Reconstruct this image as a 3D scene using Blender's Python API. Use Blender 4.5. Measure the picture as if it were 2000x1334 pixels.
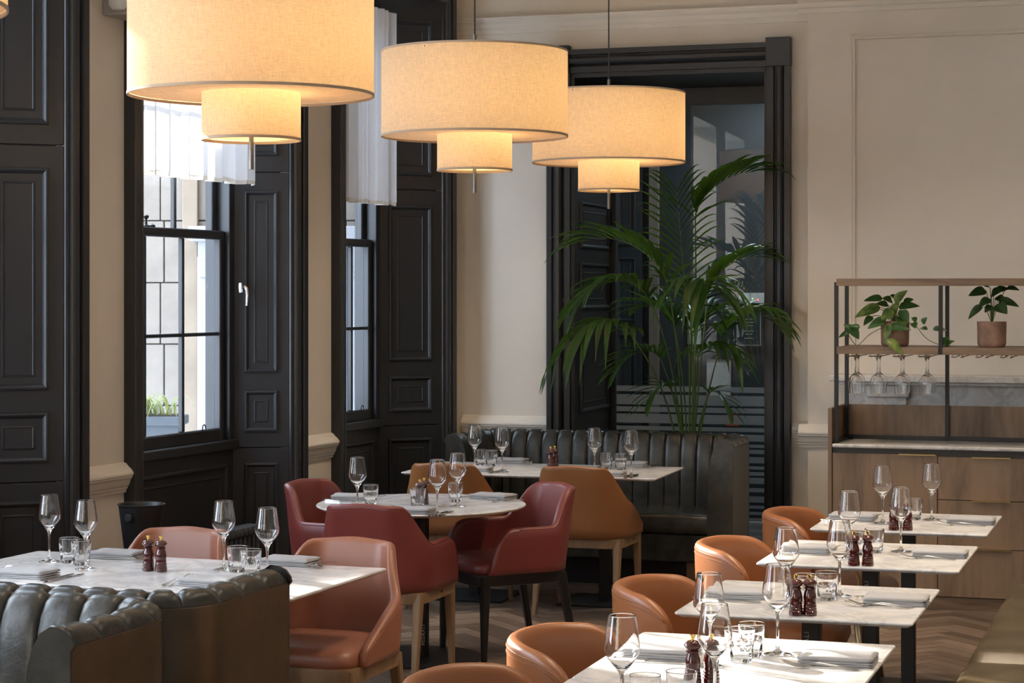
import bpy, bmesh, math, random
from mathutils import Vector, Matrix
random.seed(7)
PI = math.pi
for o in list(bpy.data.objects):
    bpy.data.objects.remove(o)
SC = bpy.context.scene
COL = SC.collection

# ------------------------------------------------------------------ camera
F, CX, HY, HE = 4000.0, 1000.0, 573.0, 1.77      # focal length and horizon in photo pixels, eye height
cam = bpy.data.cameras.new('camera')
cam.sensor_width = 36.0
cam.lens = 36.0 * F / 2000.0
cam.shift_y = (HY - 667.0) / 2000.0
cam.clip_start, cam.clip_end = 0.05, 200
camo = bpy.data.objects.new('camera', cam)
camo.location = (0, 0, HE)
camo.rotation_euler = (PI / 2, 0, 0)
COL.objects.link(camo)
SC.camera = camo

# ------------------------------------------------------------------ sky, sun, exposure
vs = SC.view_settings
vs.view_transform = 'Standard'
vs.look = 'None'
vs.gamma = 1.0
vs.use_curve_mapping = False
vs.exposure = 0.34
world = bpy.data.worlds.new('sky')
SC.world = world
world.use_nodes = True
wn = world.node_tree.nodes
wn['Background'].inputs['Color'].default_value = (0.72, 0.84, 1.0, 1)
wn['Background'].inputs['Strength'].default_value = 9.0
sun = bpy.data.lights.new('sun', 'SUN')
sun.energy = 15.0
sun.angle = math.radians(0.6)
sun.color = (1.0, 0.93, 0.82)
suno = bpy.data.objects.new('sun', sun)
SUN_TRAVEL = Vector((0.72, -0.69, -math.tan(math.radians(22)))).normalized()
suno.rotation_euler = SUN_TRAVEL.to_track_quat('-Z', 'Y').to_euler()
suno.location = (-10, 18, 9)
COL.objects.link(suno)

def spot(name, loc, target, energy, angle, blend=0.6, color=(1, 0.78, 0.52), size=0.05):
    l = bpy.data.lights.new(name, 'SPOT')
    l.energy, l.spot_size, l.spot_blend, l.color, l.shadow_soft_size = energy, math.radians(angle), blend, color, size
    o = bpy.data.objects.new(name, l)
    o.location = loc
    o.rotation_euler = (Vector(target) - Vector(loc)).to_track_quat('-Z', 'Y').to_euler()
    COL.objects.link(o)
    return o

CEIL = 4.6
# warm recessed downlights in the ceiling
for (x, y, tx, ty, e) in [(1.5, 7.6, 1.3, 7.2, 620), (2.0, 9.2, 1.8, 9.2, 620), (0.9, 5.6, 0.9, 5.6, 200), (2.6, 10.6, 2.6, 11.6, 240),
                          (3.2, 8.6, 2.9, 12.0, 90), (0.6, 11.4, 0.5, 12.4, 420), (-0.5, 9.2, -0.45, 9.9, 160),
                          (-1.2, 7.0, -1.1, 7.2, 120), (2.6, 6.2, 2.1, 7.0, 420)]:
    spot('ceiling_downlight', (x, y, CEIL - 0.03), (tx, ty, 0), e * 0.42, 78, 0.8, (1, 0.80, 0.58), 0.12)

# ------------------------------------------------------------------ coordinates
def G(px, py, z):
    y = (HE - z) * F / (py - HY)
    return Vector(((px - CX) * y / F, y, z))
def frame(x, y, z=0.0, ang=0.0):
    return Matrix.Translation((x, y, z)) @ Matrix.Rotation(ang, 4, 'Z')
A_U = -math.radians(18.0)
U2 = Vector((math.cos(A_U), math.sin(A_U)))
V2 = Vector((-math.sin(A_U), math.cos(A_U)))
A_W = math.radians(68.8)
LW = frame(-2.018, 9.904, 0, A_W)            # left wall: x along the wall away from us, y outwards, z up
BW = frame(-0.335, 14.12, 0, A_U)            # back wall: x to the right, y away from us

# ------------------------------------------------------------------ materials
def mat(name, color, rough=0.5, metal=0.0, spec=0.5, coat=0.0, sheen=0.0):
    m = bpy.data.materials.new(name)
    m.use_nodes = True
    b = m.node_tree.nodes['Principled BSDF']
    b.inputs['Base Color'].default_value = (*color, 1)
    b.inputs['Roughness'].default_value = rough
    b.inputs['Metallic'].default_value = metal
    b.inputs['Specular IOR Level'].default_value = spec
    b.inputs['Coat Weight'].default_value = coat
    b.inputs['Sheen Weight'].default_value = sheen
    return m
def N(m, kind, **kw):
    n = m.node_tree.nodes.new(kind)
    for k, v in kw.items():
        if k in n.inputs.keys():
            n.inputs[k].default_value = v
        else:
            setattr(n, k, v)
    return n
def L(m, a, b):
    m.node_tree.links.new(a, b)
def bsdf(m):
    return m.node_tree.nodes['Principled BSDF']
def ramp(m, fac, stops):
    r = N(m, 'ShaderNodeValToRGB')
    el = r.color_ramp.elements
    while len(el) < len(stops):
        el.new(0.5)
    for e, (p, c) in zip(el, stops):
        e.position = p
        e.color = (*c, 1)
    L(m, fac, r.inputs['Fac'])
    return r.outputs['Color']
def texco(m, scale=(1, 1, 1), rot=(0, 0, 0), kind='Object'):
    t = N(m, 'ShaderNodeTexCoord')
    mp = N(m, 'ShaderNodeMapping')
    mp.inputs['Scale'].default_value = scale
    mp.inputs['Rotation'].default_value = rot
    L(m, t.outputs[kind], mp.inputs['Vector'])
    return mp.outputs['Vector']
def noise(m, vec, scale, detail=4, rough=0.55, dist=0.0):
    n = N(m, 'ShaderNodeTexNoise')
    n.inputs['Scale'].default_value = scale
    n.inputs['Detail'].default_value = detail
    n.inputs['Roughness'].default_value = rough
    n.inputs['Distortion'].default_value = dist
    L(m, vec, n.inputs['Vector'])
    return n.outputs['Fac']
def bump(m, fac, strength=0.2, dist=0.01):
    b = N(m, 'ShaderNodeBump')
    b.inputs['Strength'].default_value = strength
    b.inputs['Distance'].default_value = dist
    L(m, fac, b.inputs['Height'])
    L(m, b.outputs['Normal'], bsdf(m).inputs['Normal'])
def leather(name, c1, c2, rough=0.42, wrinkle=0.25, scale=6):
    m = mat(name, c1, rough, 0, 0.5)
    v = texco(m)
    L(m, ramp(m, noise(m, v, scale, 6), [(0.3, c1), (0.7, c2)]), bsdf(m).inputs['Base Color'])
    fine = noise(m, v, 320, 2)
    big = noise(m, v, scale * 3, 6, 0.7, 1.0)
    a = N(m, 'ShaderNodeMath', operation='MULTIPLY_ADD')
    L(m, big, a.inputs[0])
    a.inputs[1].default_value = wrinkle * 4
    L(m, fine, a.inputs[2])
    bump(m, a.outputs[0], 0.12, 0.004)
    return m
def wood(name, dark, light, grain=(1, 1, 0.06), rough=0.5, scale=9):
    m = mat(name, light, rough)
    v = texco(m, grain)
    n1 = noise(m, v, scale, 8, 0.65, 0.6)
    n2 = noise(m, v, scale * 9, 3)
    mx = N(m, 'ShaderNodeMath', operation='MULTIPLY_ADD')
    L(m, n2, mx.inputs[0])
    mx.inputs[1].default_value = 0.22
    L(m, n1, mx.inputs[2])
    L(m, ramp(m, mx.outputs[0], [(0.40, dark), (0.72, light)]), bsdf(m).inputs['Base Color'])
    bump(m, n2, 0.06, 0.002)
    return m
def marble(name, base, vein, rough=0.22, scale=2.6):
    m = mat(name, base, rough)
    v = texco(m, kind='Object')
    n = noise(m, v, scale, 9, 0.62, 1.6)
    ab = N(m, 'ShaderNodeMath', operation='SUBTRACT')
    L(m, n, ab.inputs[0]); ab.inputs[1].default_value = 0.5
    ab2 = N(m, 'ShaderNodeMath', operation='ABSOLUTE')
    L(m, ab.outputs[0], ab2.inputs[0])
    c1 = ramp(m, ab2.outputs[0], [(0.0, vein), (0.035, tuple(0.5 * a + 0.5 * b for a, b in zip(vein, base))), (0.11, base)])
    n2 = noise(m, v, scale * 0.8, 4)
    c2 = ramp(m, n2, [(0.35, (0.93, 0.93, 0.93)), (0.65, (1, 1, 1))])
    mx = N(m, 'ShaderNodeMix', data_type='RGBA', blend_type='MULTIPLY')
    mx.inputs[0].default_value = 1.0
    L(m, c1, mx.inputs[6]); L(m, c2, mx.inputs[7])
    L(m, mx.outputs[2], bsdf(m).inputs['Base Color'])
    return m
def paint(name, c, rough=0.6, amount=0.06, bumpy=0.05, scale=3.0):
    m = mat(name, c, rough)
    v = texco(m)
    n = noise(m, v, scale, 4)
    L(m, ramp(m, n, [(0.3, tuple(x * (1 - amount) for x in c)), (0.7, tuple(min(1, x * (1 + amount)) for x in c))]), bsdf(m).inputs['Base Color'])
    bump(m, noise(m, v, 90, 3), bumpy, 0.002)
    return m
def glass(name, rough=0.0, color=(1, 1, 1)):
    m = bpy.data.materials.new(name)
    m.use_nodes = True
    nt = m.node_tree
    nt.nodes.remove(nt.nodes['Principled BSDF'])
    g = N(m, 'ShaderNodeBsdfGlass')
    g.inputs['IOR'].default_value = 1.48
    g.inputs['Roughness'].default_value = rough
    g.inputs['Color'].default_value = (*color, 1)
    L(m, g.outputs[0], nt.nodes['Material Output'].inputs['Surface'])
    return m
def pane_glass(name, tint=(0.96, 0.98, 1.0), ior=1.5, gain=1.0):
    m = bpy.data.materials.new(name)
    m.use_nodes = True
    nt = m.node_tree
    nt.nodes.remove(nt.nodes['Principled BSDF'])
    t = N(m, 'ShaderNodeBsdfTransparent'); t.inputs['Color'].default_value = (*tint, 1)
    g = N(m, 'ShaderNodeBsdfGlossy'); g.inputs['Roughness'].default_value = 0.0
    fr = N(m, 'ShaderNodeLayerWeight')
    pw_ = N(m, 'ShaderNodeMath', operation='POWER'); pw_.inputs[1].default_value = 5.0
    k = N(m, 'ShaderNodeMath', operation='MULTIPLY_ADD'); k.inputs[1].default_value = 0.92 * gain; k.inputs[2].default_value = 0.075 * gain
    mx = N(m, 'ShaderNodeMixShader')
    L(m, fr.outputs['Facing'], pw_.inputs[0]); L(m, pw_.outputs[0], k.inputs[0])
    L(m, k.outputs[0], mx.inputs[0]); L(m, t.outputs[0], mx.inputs[1]); L(m, g.outputs[0], mx.inputs[2])
    L(m, mx.outputs[0], nt.nodes['Material Output'].inputs['Surface'])
    return m
def cloth_translucent(name, c, trans, weave=260, mixfac=0.5, opacity=1.0):
    m = bpy.data.materials.new(name)
    m.use_nodes = True
    nt = m.node_tree
    nt.nodes.remove(nt.nodes['Principled BSDF'])
    v = texco(m)
    a = noise(m, texco(m, (1, 1, 0.12)), weave, 3, 0.7)
    b = noise(m, texco(m, (0.12, 0.12, 1)), weave, 3, 0.7)
    add = N(m, 'ShaderNodeMath', operation='ADD')
    L(m, a, add.inputs[0]); L(m, b, add.inputs[1])
    col = ramp(m, add.outputs[0], [(0.30, tuple(x * 0.74 for x in c)), (0.70, tuple(min(1, x * 1.12) for x in c))])
    el = m.node_tree.nodes
    d = N(m, 'ShaderNodeBsdfDiffuse'); t = N(m, 'ShaderNodeBsdfTranslucent')
    mul = N(m, 'ShaderNodeMix', data_type='RGBA', blend_type='MULTIPLY'); mul.inputs[0].default_value = 1.0
    L(m, col, mul.inputs[6]); mul.inputs[7].default_value = (*trans, 1)
    # add.outputs is about 1.0 in the middle: scale to 0..1
    half = N(m, 'ShaderNodeMath', operation='MULTIPLY'); half.inputs[1].default_value = 0.5
    for l in list(nt.links):
        if l.to_node.type == 'VALTORGB':
            nt.links.remove(l)
    L(m, add.outputs[0], half.inputs[0])
    L(m, half.outputs[0], [n for n in nt.nodes if n.type == 'VALTORGB'][0].inputs['Fac'])
    L(m, col, d.inputs['Color']); L(m, mul.outputs[2], t.inputs['Color'])
    mx = N(m, 'ShaderNodeMixShader'); mx.inputs[0].default_value = mixfac
    L(m, d.outputs[0], mx.inputs[1]); L(m, t.outputs[0], mx.inputs[2])
    out = mx.outputs[0]
    if opacity < 1:
        tr = N(m, 'ShaderNodeBsdfTransparent')
        m2 = N(m, 'ShaderNodeMixShader'); m2.inputs[0].default_value = opacity
        L(m, tr.outputs[0], m2.inputs[1]); L(m, out, m2.inputs[2])
        out = m2.outputs[0]
    L(m, out, nt.nodes['Material Output'].inputs['Surface'])
    return m
def leaf_mat(name, c, c2, trans=0.35, rough=0.4, scale=8):
    m = mat(name, c, rough)
    v = texco(m)
    L(m, ramp(m, noise(m, v, scale, 4), [(0.35, c), (0.65, c2)]), bsdf(m).inputs['Base Color'])
    t = N(m, 'ShaderNodeBsdfTranslucent'); t.inputs['Color'].default_value = (c[0] * 3.0 + .02, c[1] * 3.0, c[2] * 1.0, 1)
    mx = N(m, 'ShaderNodeMixShader'); mx.inputs[0].default_value = trans
    out = m.node_tree.nodes['Material Output']
    L(m, bsdf(m).outputs[0], mx.inputs[1]); L(m, t.outputs[0], mx.inputs[2]); L(m, mx.outputs[0], out.inputs['Surface'])
    return m

M = {}
M['cream'] = paint('cream_wall_paint', (0.72, 0.655, 0.565), 0.65, 0.03)
M['cream_trim'] = paint('cream_trim_paint', (0.73, 0.67, 0.58), 0.5, 0.03)
M['ceiling'] = paint('ceiling_paint', (0.80, 0.77, 0.72), 0.8, 0.02)
M['black'] = paint('black_satin_paint', (0.023, 0.024, 0.027), 0.36, 0.15, 0.12)
M['marble_top'] = marble('marble_table_top', (0.84, 0.825, 0.805), (0.60, 0.60, 0.61))
M['marble_grey'] = marble('grey_marble', (0.66, 0.64, 0.61), (0.47, 0.46, 0.44), 0.25, 4)
M['sofa'] = leather('dark_green_grey_leather', (0.022, 0.023, 0.020), (0.054, 0.053, 0.046), 0.27, 0.9, 11)
M['sofa_brown'] = leather('brown_leather', (0.046, 0.034, 0.020), (0.082, 0.060, 0.036), 0.36, 0.6, 7)
M['olive'] = leather('olive_leather', (0.052, 0.038, 0.019), (0.110, 0.080, 0.041), 0.33, 0.8, 6)
M['red'] = leather('red_leather', (0.195, 0.032, 0.027), (0.215, 0.037, 0.031), 0.40, 0.05)
bsdf(M['red']).inputs['Coat Weight'].default_value = 0.4; bsdf(M['red']).inputs['Coat Roughness'].default_value = 0.42
M['tan'] = leather('tan_leather', (0.30, 0.112, 0.062), (0.33, 0.125, 0.070), 0.42, 0.08)
M['brown'] = leather('cognac_leather', (0.27, 0.105, 0.030), (0.30, 0.118, 0.036), 0.42, 0.05)
M['orange'] = leather('orange_tan_leather', (0.285, 0.100, 0.032), (0.315, 0.112, 0.037), 0.36, 0.05)
for k_ in ('tan', 'orange', 'brown'):
    bsdf(M[k_]).inputs['Coat Weight'].default_value = 0.25; bsdf(M[k_]).inputs['Coat Roughness'].default_value = 0.4
M['stitch'] = mat('stitching', (0.37, 0.17, 0.075), 0.7)
M['seam_dark'] = mat('dark_seam_thread', (0.03, 0.025, 0.02), 0.7)  # plain dark thread colour
M['oak'] = wood('oak_legs', (0.15, 0.085, 0.042), (0.29, 0.18, 0.095), (1, 1, 0.08))
M['blackwood'] = mat('black_stained_wood', (0.012, 0.011, 0.011), 0.4)
M['cab'] = wood('cabinet_veneer', (0.075, 0.042, 0.023), (0.27, 0.172, 0.103), (1, 1, 0.16), 0.42, 3.6)
M['cab_h'] = wood('cabinet_veneer_lengthwise', (0.085, 0.048, 0.027), (0.28, 0.178, 0.106), (0.10, 1, 1), 0.42, 7)
M['metal_black'] = mat('black_powder_coat', (0.010, 0.010, 0.011), 0.45)
M['brass'] = mat('brushed_brass', (0.55, 0.39, 0.18), 0.32, 1.0)
M['gold'] = mat('polished_gold', (0.85, 0.58, 0.16), 0.15, 1.0)
M['bronze'] = mat('dark_bronze', (0.24, 0.19, 0.11), 0.4, 0.8)
M['copper'] = mat('copper_wire', (0.48, 0.25, 0.15), 0.3, 1.0)
M['steel'] = mat('polished_steel', (0.72, 0.70, 0.67), 0.16, 1.0)
M['chrome'] = mat('chrome', (0.85, 0.85, 0.87), 0.12, 1.0)
M['nickel'] = mat('brushed_nickel', (0.20, 0.19, 0.18), 0.35, 1.0)
M['mill'] = mat('burgundy_lacquer', (0.062, 0.007, 0.006), 0.12, 0, 0.6, 0.6)
M['napkin'] = paint('napkin_cotton', (0.42, 0.42, 0.435), 0.9, 0.03, 0.2)
M['glass'] = glass('clear_drinking_glass')
M['pane'] = pane_glass('window_pane_glass', gain=0.8)
M['screen_glass'] = pane_glass('screen_glass', (0.85, 0.9, 0.92), 1.5, 0.85)
M['shade'] = cloth_translucent('linen_shade', (0.78, 0.66, 0.50), (1.0, 0.85, 0.64), 240, 0.5)
M['shade_under'] = cloth_translucent('linen_shade_underside', (0.80, 0.62, 0.46), (1.0, 0.86, 0.66), 170, 0.35)
M['shade_trim'] = mat('shade_trim_tape', (0.48, 0.37, 0.27), 0.8)
M['diffuser'] = cloth_translucent('lamp_diffuser', (0.92, 0.82, 0.62), (1.0, 0.88, 0.66), 60, 0.75)
M['curtain'] = cloth_translucent('white_voile', (0.80, 0.80, 0.81), (1, 1, 1), 1400, 0.26, 0.97)
M['curtain_hem'] = cloth_translucent('voile_hem', (0.66, 0.60, 0.52), (1, 1, 1), 1400, 0.3)
M['terracotta'] = paint('weathered_terracotta', (0.35, 0.21, 0.145), 0.85, 0.35, 0.2, 14)
M['soil'] = mat('soil', (0.03, 0.02, 0.014), 0.95)
M['palm'] = leaf_mat('palm_leaf', (0.034, 0.085, 0.020), (0.060, 0.14, 0.030), 0.35, 0.33)
M['palm_stem'] = mat('palm_stem', (0.10, 0.16, 0.035), 0.5)
M['pothos'] = leaf_mat('pothos_leaf', (0.035, 0.095, 0.022), (0.26, 0.34, 0.07), 0.2, 0.35, 22)
M['pothos2'] = leaf_mat('pothos_leaf_plain', (0.034, 0.095, 0.026), (0.05, 0.13, 0.034), 0.2, 0.35, 14)
M['prayer'] = leaf_mat('prayer_plant_leaf', (0.018, 0.045, 0.014), (0.05, 0.10, 0.03), 0.15, 0.4, 30)
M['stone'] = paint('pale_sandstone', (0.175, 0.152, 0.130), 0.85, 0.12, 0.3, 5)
M['mortar'] = paint('old_mortar', (0.115, 0.10, 0.088), 0.9, 0.1, 0.4, 20)
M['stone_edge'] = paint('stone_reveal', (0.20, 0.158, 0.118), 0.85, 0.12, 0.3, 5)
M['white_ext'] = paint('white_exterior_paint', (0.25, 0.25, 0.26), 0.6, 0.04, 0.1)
M['pavement'] = paint('pavement', (0.36, 0.35, 0.33), 0.9, 0.1, 0.3)
M['planter'] = paint('lead_grey_planter', (0.07, 0.08, 0.092), 0.7, 0.2, 0.2)
M['spider'] = leaf_mat('striped_grass_leaf', (0.13, 0.16, 0.07), (0.28, 0.30, 0.19), 0.3, 0.5, 30)
M['navy'] = paint('dark_blue_lobby_paint', (0.030, 0.038, 0.044), 0.5, 0.2, 0.1)
M['jamb'] = paint('dark_brown_black_paint', (0.020, 0.016, 0.013), 0.4, 0.15, 0.1)
M['plastic'] = mat('white_plastic', (0.70, 0.70, 0.67), 0.4)
M['plastic_grey'] = mat('grey_plastic', (0.42, 0.40, 0.39), 0.5)
M['redpaint'] = mat('red_label', (0.55, 0.06, 0.04), 0.5)
M['led'] = mat('red_led', (0.8, 0.05, 0.03), 0.4)
bsdf(M['led']).inputs['Emission Color'].default_value = (1, 0.08, 0.05, 1)
bsdf(M['led']).inputs['Emission Strength'].default_value = 3
M['ledg'] = mat('green_led', (0.3, 0.7, 0.1), 0.4)
bsdf(M['ledg']).inputs['Emission Color'].default_value = (0.5, 1, 0.15, 1)
bsdf(M['ledg']).inputs['Emission Strength'].default_value = 1.5
M['tanpost'] = mat('tan_painted_post', (0.24, 0.19, 0.15), 0.6)
M['ink'] = mat('black_ink', (0.05, 0.05, 0.05), 0.7)
M['print_grey'] = mat('grey_print', (0.45, 0.45, 0.45), 0.6)
m = bpy.data.materials.new('frosted_film'); m.use_nodes = True
b = m.node_tree.nodes['Principled BSDF']
b.inputs['Base Color'].default_value = (0.52, 0.55, 0.57, 1); b.inputs['Roughness'].default_value = 0.6
tr = N(m, 'ShaderNodeBsdfTransparent'); tl = N(m, 'ShaderNodeBsdfTranslucent'); tl.inputs['Color'].default_value = (0.6, 0.63, 0.66, 1)
mx = N(m, 'ShaderNodeMixShader'); mx.inputs[0].default_value = 0.45
mx2 = N(m, 'ShaderNodeMixShader'); mx2.inputs[0].default_value = 0.80
L(m, b.outputs[0], mx.inputs[1]); L(m, tl.outputs[0], mx.inputs[2])
L(m, tr.outputs[0], mx2.inputs[1]); L(m, mx.outputs[0], mx2.inputs[2])
L(m, mx2.outputs[0], m.node_tree.nodes['Material Output'].inputs['Surface'])
M['frost'] = m
# printed notice: rows of faint grey type
m = mat('printed_notice', (0.62, 0.63, 0.62), 0.5)
v = texco(m)
wv = N(m, 'ShaderNodeTexWave', wave_type='BANDS', bands_direction='Z'); wv.inputs['Scale'].default_value = 22
L(m, v, wv.inputs['Vector'])
nn = noise(m, texco(m, (40, 1, 8)), 3, 2)
mu = N(m, 'ShaderNodeMath', operation='MULTIPLY'); L(m, wv.outputs['Fac'], mu.inputs[0]); L(m, nn, mu.inputs[1])
L(m, ramp(m, mu.outputs[0], [(0.42, (0.62, 0.63, 0.62)), (0.55, (0.40, 0.40, 0.40))]), bsdf(m).inputs['Base Color'])
M['notice'] = m
# floor planks: each plank its own tone
m = mat('herringbone_oak', (0.2, 0.13, 0.09), 0.33)
oi = N(m, 'ShaderNodeObjectInfo'); ge = N(m, 'ShaderNodeNewGeometry')
ad = N(m, 'ShaderNodeMath', operation='ADD'); L(m, oi.outputs['Random'], ad.inputs[0]); L(m, ge.outputs['Random Per Island'], ad.inputs[1])
frc = N(m, 'ShaderNodeMath', operation='FRACT'); L(m, ad.outputs[0], frc.inputs[0])
c1 = ramp(m, frc.outputs[0], [(0.0, (0.105, 0.072, 0.052)), (0.5, (0.175, 0.124, 0.09)), (1.0, (0.27, 0.198, 0.145))])
g1 = noise(m, texco(m, (1, 1, 1)), 14, 8, 0.7, 0.5)
c2 = ramp(m, g1, [(0.3, (0.72, 0.72, 0.72)), (0.7, (1.1, 1.1, 1.1))])
mx = N(m, 'ShaderNodeMix', data_type='RGBA', blend_type='MULTIPLY'); mx.inputs[0].default_value = 1
L(m, c1, mx.inputs[6]); L(m, c2, mx.inputs[7]); L(m, mx.outputs[2], bsdf(m).inputs['Base Color'])
bump(m, g1, 0.15, 0.003)
M['plank'] = m
M['subfloor'] = paint('floor_joint_filler', (0.10, 0.085, 0.075), 0.8, 0.1)

# ------------------------------------------------------------------ mesh helpers
def BM():
    return bmesh.new()
def put(name, bm, material, parent=None, smooth=False, M4=None, label=None):
    me = bpy.data.meshes.new(name)
    bmesh.ops.recalc_face_normals(bm, faces=bm.faces)
    if smooth:
        for f in bm.faces:
            f.smooth = True
    bm.to_mesh(me)
    bm.free()
    me.materials.append(M[material] if isinstance(material, str) else material)
    if smooth == 'auto':
        me.set_sharp_from_angle(angle=math.radians(38))
    return link(name, me, parent, M4, label)
def link(name, me, parent=None, M4=None, label=None):
    o = bpy.data.objects.new(name, me)
    COL.objects.link(o)
    if parent is not None:
        o.parent = parent
    if M4 is not None:
        o.matrix_basis = M4
    if label:
        o['label'] = label
    return o
def thing(name, label, cat, M4=None, group=None, kind=None):
    o = bpy.data.objects.new(name, None)
    o.empty_display_size = 0.1
    COL.objects.link(o)
    if M4 is not None:
        o.matrix_basis = M4
    tag(o, label, cat, group, kind)
    return o
def tag(o, label=None, cat=None, group=None, kind=None):
    if label: o['label'] = label
    if cat: o['category'] = cat
    if group: o['group'] = group
    if kind: o['kind'] = kind
    return o
def dup(root, M4, label, group=None):
    r = root.copy(); COL.objects.link(r); r.matrix_basis = M4
    tag(r, label, None, group)
    for ch in list(root.children):
        c = ch.copy(); COL.objects.link(c); c.parent = r
        for g in list(ch.children):
            d = g.copy(); COL.objects.link(d); d.parent = c
    return r
def box(bm, x0, x1, y0, y1, z0, z1, r=0.0, seg=2, X=None):
    vs_ = [bm.verts.new((x, y, z)) for x in (x0, x1) for y in (y0, y1) for z in (z0, z1)]
    fs = [(0, 1, 3, 2), (4, 6, 7, 5), (0, 4, 5, 1), (2, 3, 7, 6), (0, 2, 6, 4), (1, 5, 7, 3)]
    faces = [bm.faces.new([vs_[i] for i in f]) for f in fs]
    if X is not None:
        bmesh.ops.transform(bm, matrix=X, verts=vs_)
    if r > 0:
        es = list({e for f in faces for e in f.edges})
        bmesh.ops.bevel(bm, geom=es, offset=r, segments=seg, affect='EDGES', profile=0.5, clamp_overlap=True)
    return vs_
def prism(bm, poly, z0, z1, X=None):
    a = [bm.verts.new((p[0], p[1], z0)) for p in poly]
    b_ = [bm.verts.new((p[0], p[1], z1)) for p in poly]
    n = len(poly)
    bm.faces.new(a[::-1]); bm.faces.new(b_)
    for i in range(n):
        bm.faces.new((a[i], a[(i + 1) % n], b_[(i + 1) % n], b_[i]))
    if X is not None:
        bmesh.ops.transform(bm, matrix=X, verts=a + b_)
def lathe(bm, prof, n=32, X=None, flute=None):
    rings = []
    allv = []
    for k, (r, z) in enumerate(prof):
        if r < 1e-6:
            v_ = bm.verts.new((0, 0, z)); rings.append([v_]); allv.append(v_)
        else:
            ring = []
            for i in range(n):
                a = 2 * PI * i / n
                rr = r * (flute(a, k) if flute else 1)
                ring.append(bm.verts.new((rr * math.cos(a), rr * math.sin(a), z)))
            rings.append(ring); allv += ring
    for a, b_ in zip(rings, rings[1:]):
        if len(a) == 1 and len(b_) == 1: continue
        for i in range(n):
            j = (i + 1) % n
            if len(a) == 1: bm.faces.new((a[0], b_[i], b_[j]))
            elif len(b_) == 1: bm.faces.new((a[i], b_[0], a[j]))
            else: bm.faces.new((a[i], b_[i], b_[j], a[j]))
    if X is not None:
        bmesh.ops.transform(bm, matrix=X, verts=allv)
    return rings
def grid(bm, pts, closeu=False, closev=False, caps=False):
    """pts[i][j] -> surface"""
    vv = [[bm.verts.new(p) for p in row] for row in pts]
    nu, nv = len(vv), len(vv[0])
    for i in range(nu if closeu else nu - 1):
        for j in range(nv if closev else nv - 1):
            q = (vv[i][j], vv[(i + 1) % nu][j], vv[(i + 1) % nu][(j + 1) % nv], vv[i][(j + 1) % nv])
            try: bm.faces.new(q)
            except ValueError: pass
    if caps:
        for row in (vv[0], vv[-1]):
            try: bm.faces.new(row)
            except ValueError: pass
    return vv
def tube(bm, pts, r, n=8, caps=True):
    pts = [Vector(p) for p in pts]
    rows = []
    up = None
    for i, p in enumerate(pts):
        t = (pts[min(i + 1, len(pts) - 1)] - pts[max(i - 1, 0)]).normalized()
        if up is None:
            up = Vector((0, 0, 1)) if abs(t.z) < 0.9 else Vector((1, 0, 0))
        a = t.cross(up).normalized()
        up = a.cross(t).normalized()
        rr = r[i] if isinstance(r, (list, tuple)) else r
        rows.append([p + rr * (math.cos(2 * PI * k / n) * a + math.sin(2 * PI * k / n) * up) for k in range(n)])
    grid(bm, rows, closev=True, caps=caps)
def bez(p0, p1, p2, p3, n):
    out = []
    for i in range(n + 1):
        t = i / n
        out.append(Vector(p0) * (1 - t) ** 3 + Vector(p1) * 3 * t * (1 - t) ** 2 + Vector(p2) * 3 * t * t * (1 - t) + Vector(p3) * t ** 3)
    return out
def taper(bm, p0, p1, s0, s1, X=None, r=0.006):
    """square leg from p0 (top) to p1 (foot)"""
    rows = []
    for p, s in ((p0, s0), (p1, s1)):
        h = s / 2; c = min(r, h * 0.5)
        rows.append([Vector((p[0] + a, p[1] + b_, p[2])) for a, b_ in
                     ((-h + c, -h), (h - c, -h), (h, -h + c), (h, h - c), (h - c, h), (-h + c, h), (-h, h - c), (-h, -h + c))])
    grid(bm, rows, closev=True, caps=True)
def sm(a, b, x):
    t = max(0.0, min(1.0, (x - a) / (b - a)))
    return t * t * (3 - 2 * t)

# ================================================================== THE SETTING
# ---- floor with a herringbone of single planks
lwf = lambda Y: -2.018 + (Y - 9.904) * 0.38786 - 0.45
floor = put('floor', (lambda b_: (prism(b_, [(lwf(-4.2), -4.2), (11, -4.2), (11, 17.2), (lwf(14.6), 17.2), (lwf(14.6), 14.6)], -0.2, -0.012), b_)[1])(BM()), 'subfloor')
tag(floor, kind='structure')
PW, PL = 0.085, 0.425
ppl = int(round(PL / PW))
X45 = Matrix.Rotation(A_U + PI / 4, 4, 'Z')
def proj(p):
    return CX + F * p.x / p.y, HY + F * (HE - p.z) / p.y
cands = []
for k in range(-80, 110):
    for j in range(-30, 45):
        for kind in (0, 1):
            # classic herringbone lattice in units of the plank width
            if kind == 0:
                x0, y0, w_, h_ = k + j * ppl, k - j * ppl, ppl, 1
            else:
                x0, y0, w_, h_ = k + j * ppl, k - j * ppl + 1, 1, ppl
            c = X45 @ Vector(((x0 + w_ / 2) * PW, (y0 + h_ / 2) * PW, 0))
            c = c + Vector((0.0, 8.5, 0))
            if not (5.2 < c.y < 13.2 and -2.2 < c.x < 3.2): continue
            if (c.x + 2.018 - (c.y - 9.904) * 0.3879) < -0.15: continue
            cands.append((c, kind))
def free_view(c):
    px, py = proj(c)
    s = 0
    if 560 < px < 1240 and 1120 < py < 1345: s = 2
    if 1680 < px < 1960 and 1185 < py < 1345: s = 3
    return s
cands.sort(key=lambda t: (-min(free_view(t[0]), 1) , t[0].y))
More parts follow.
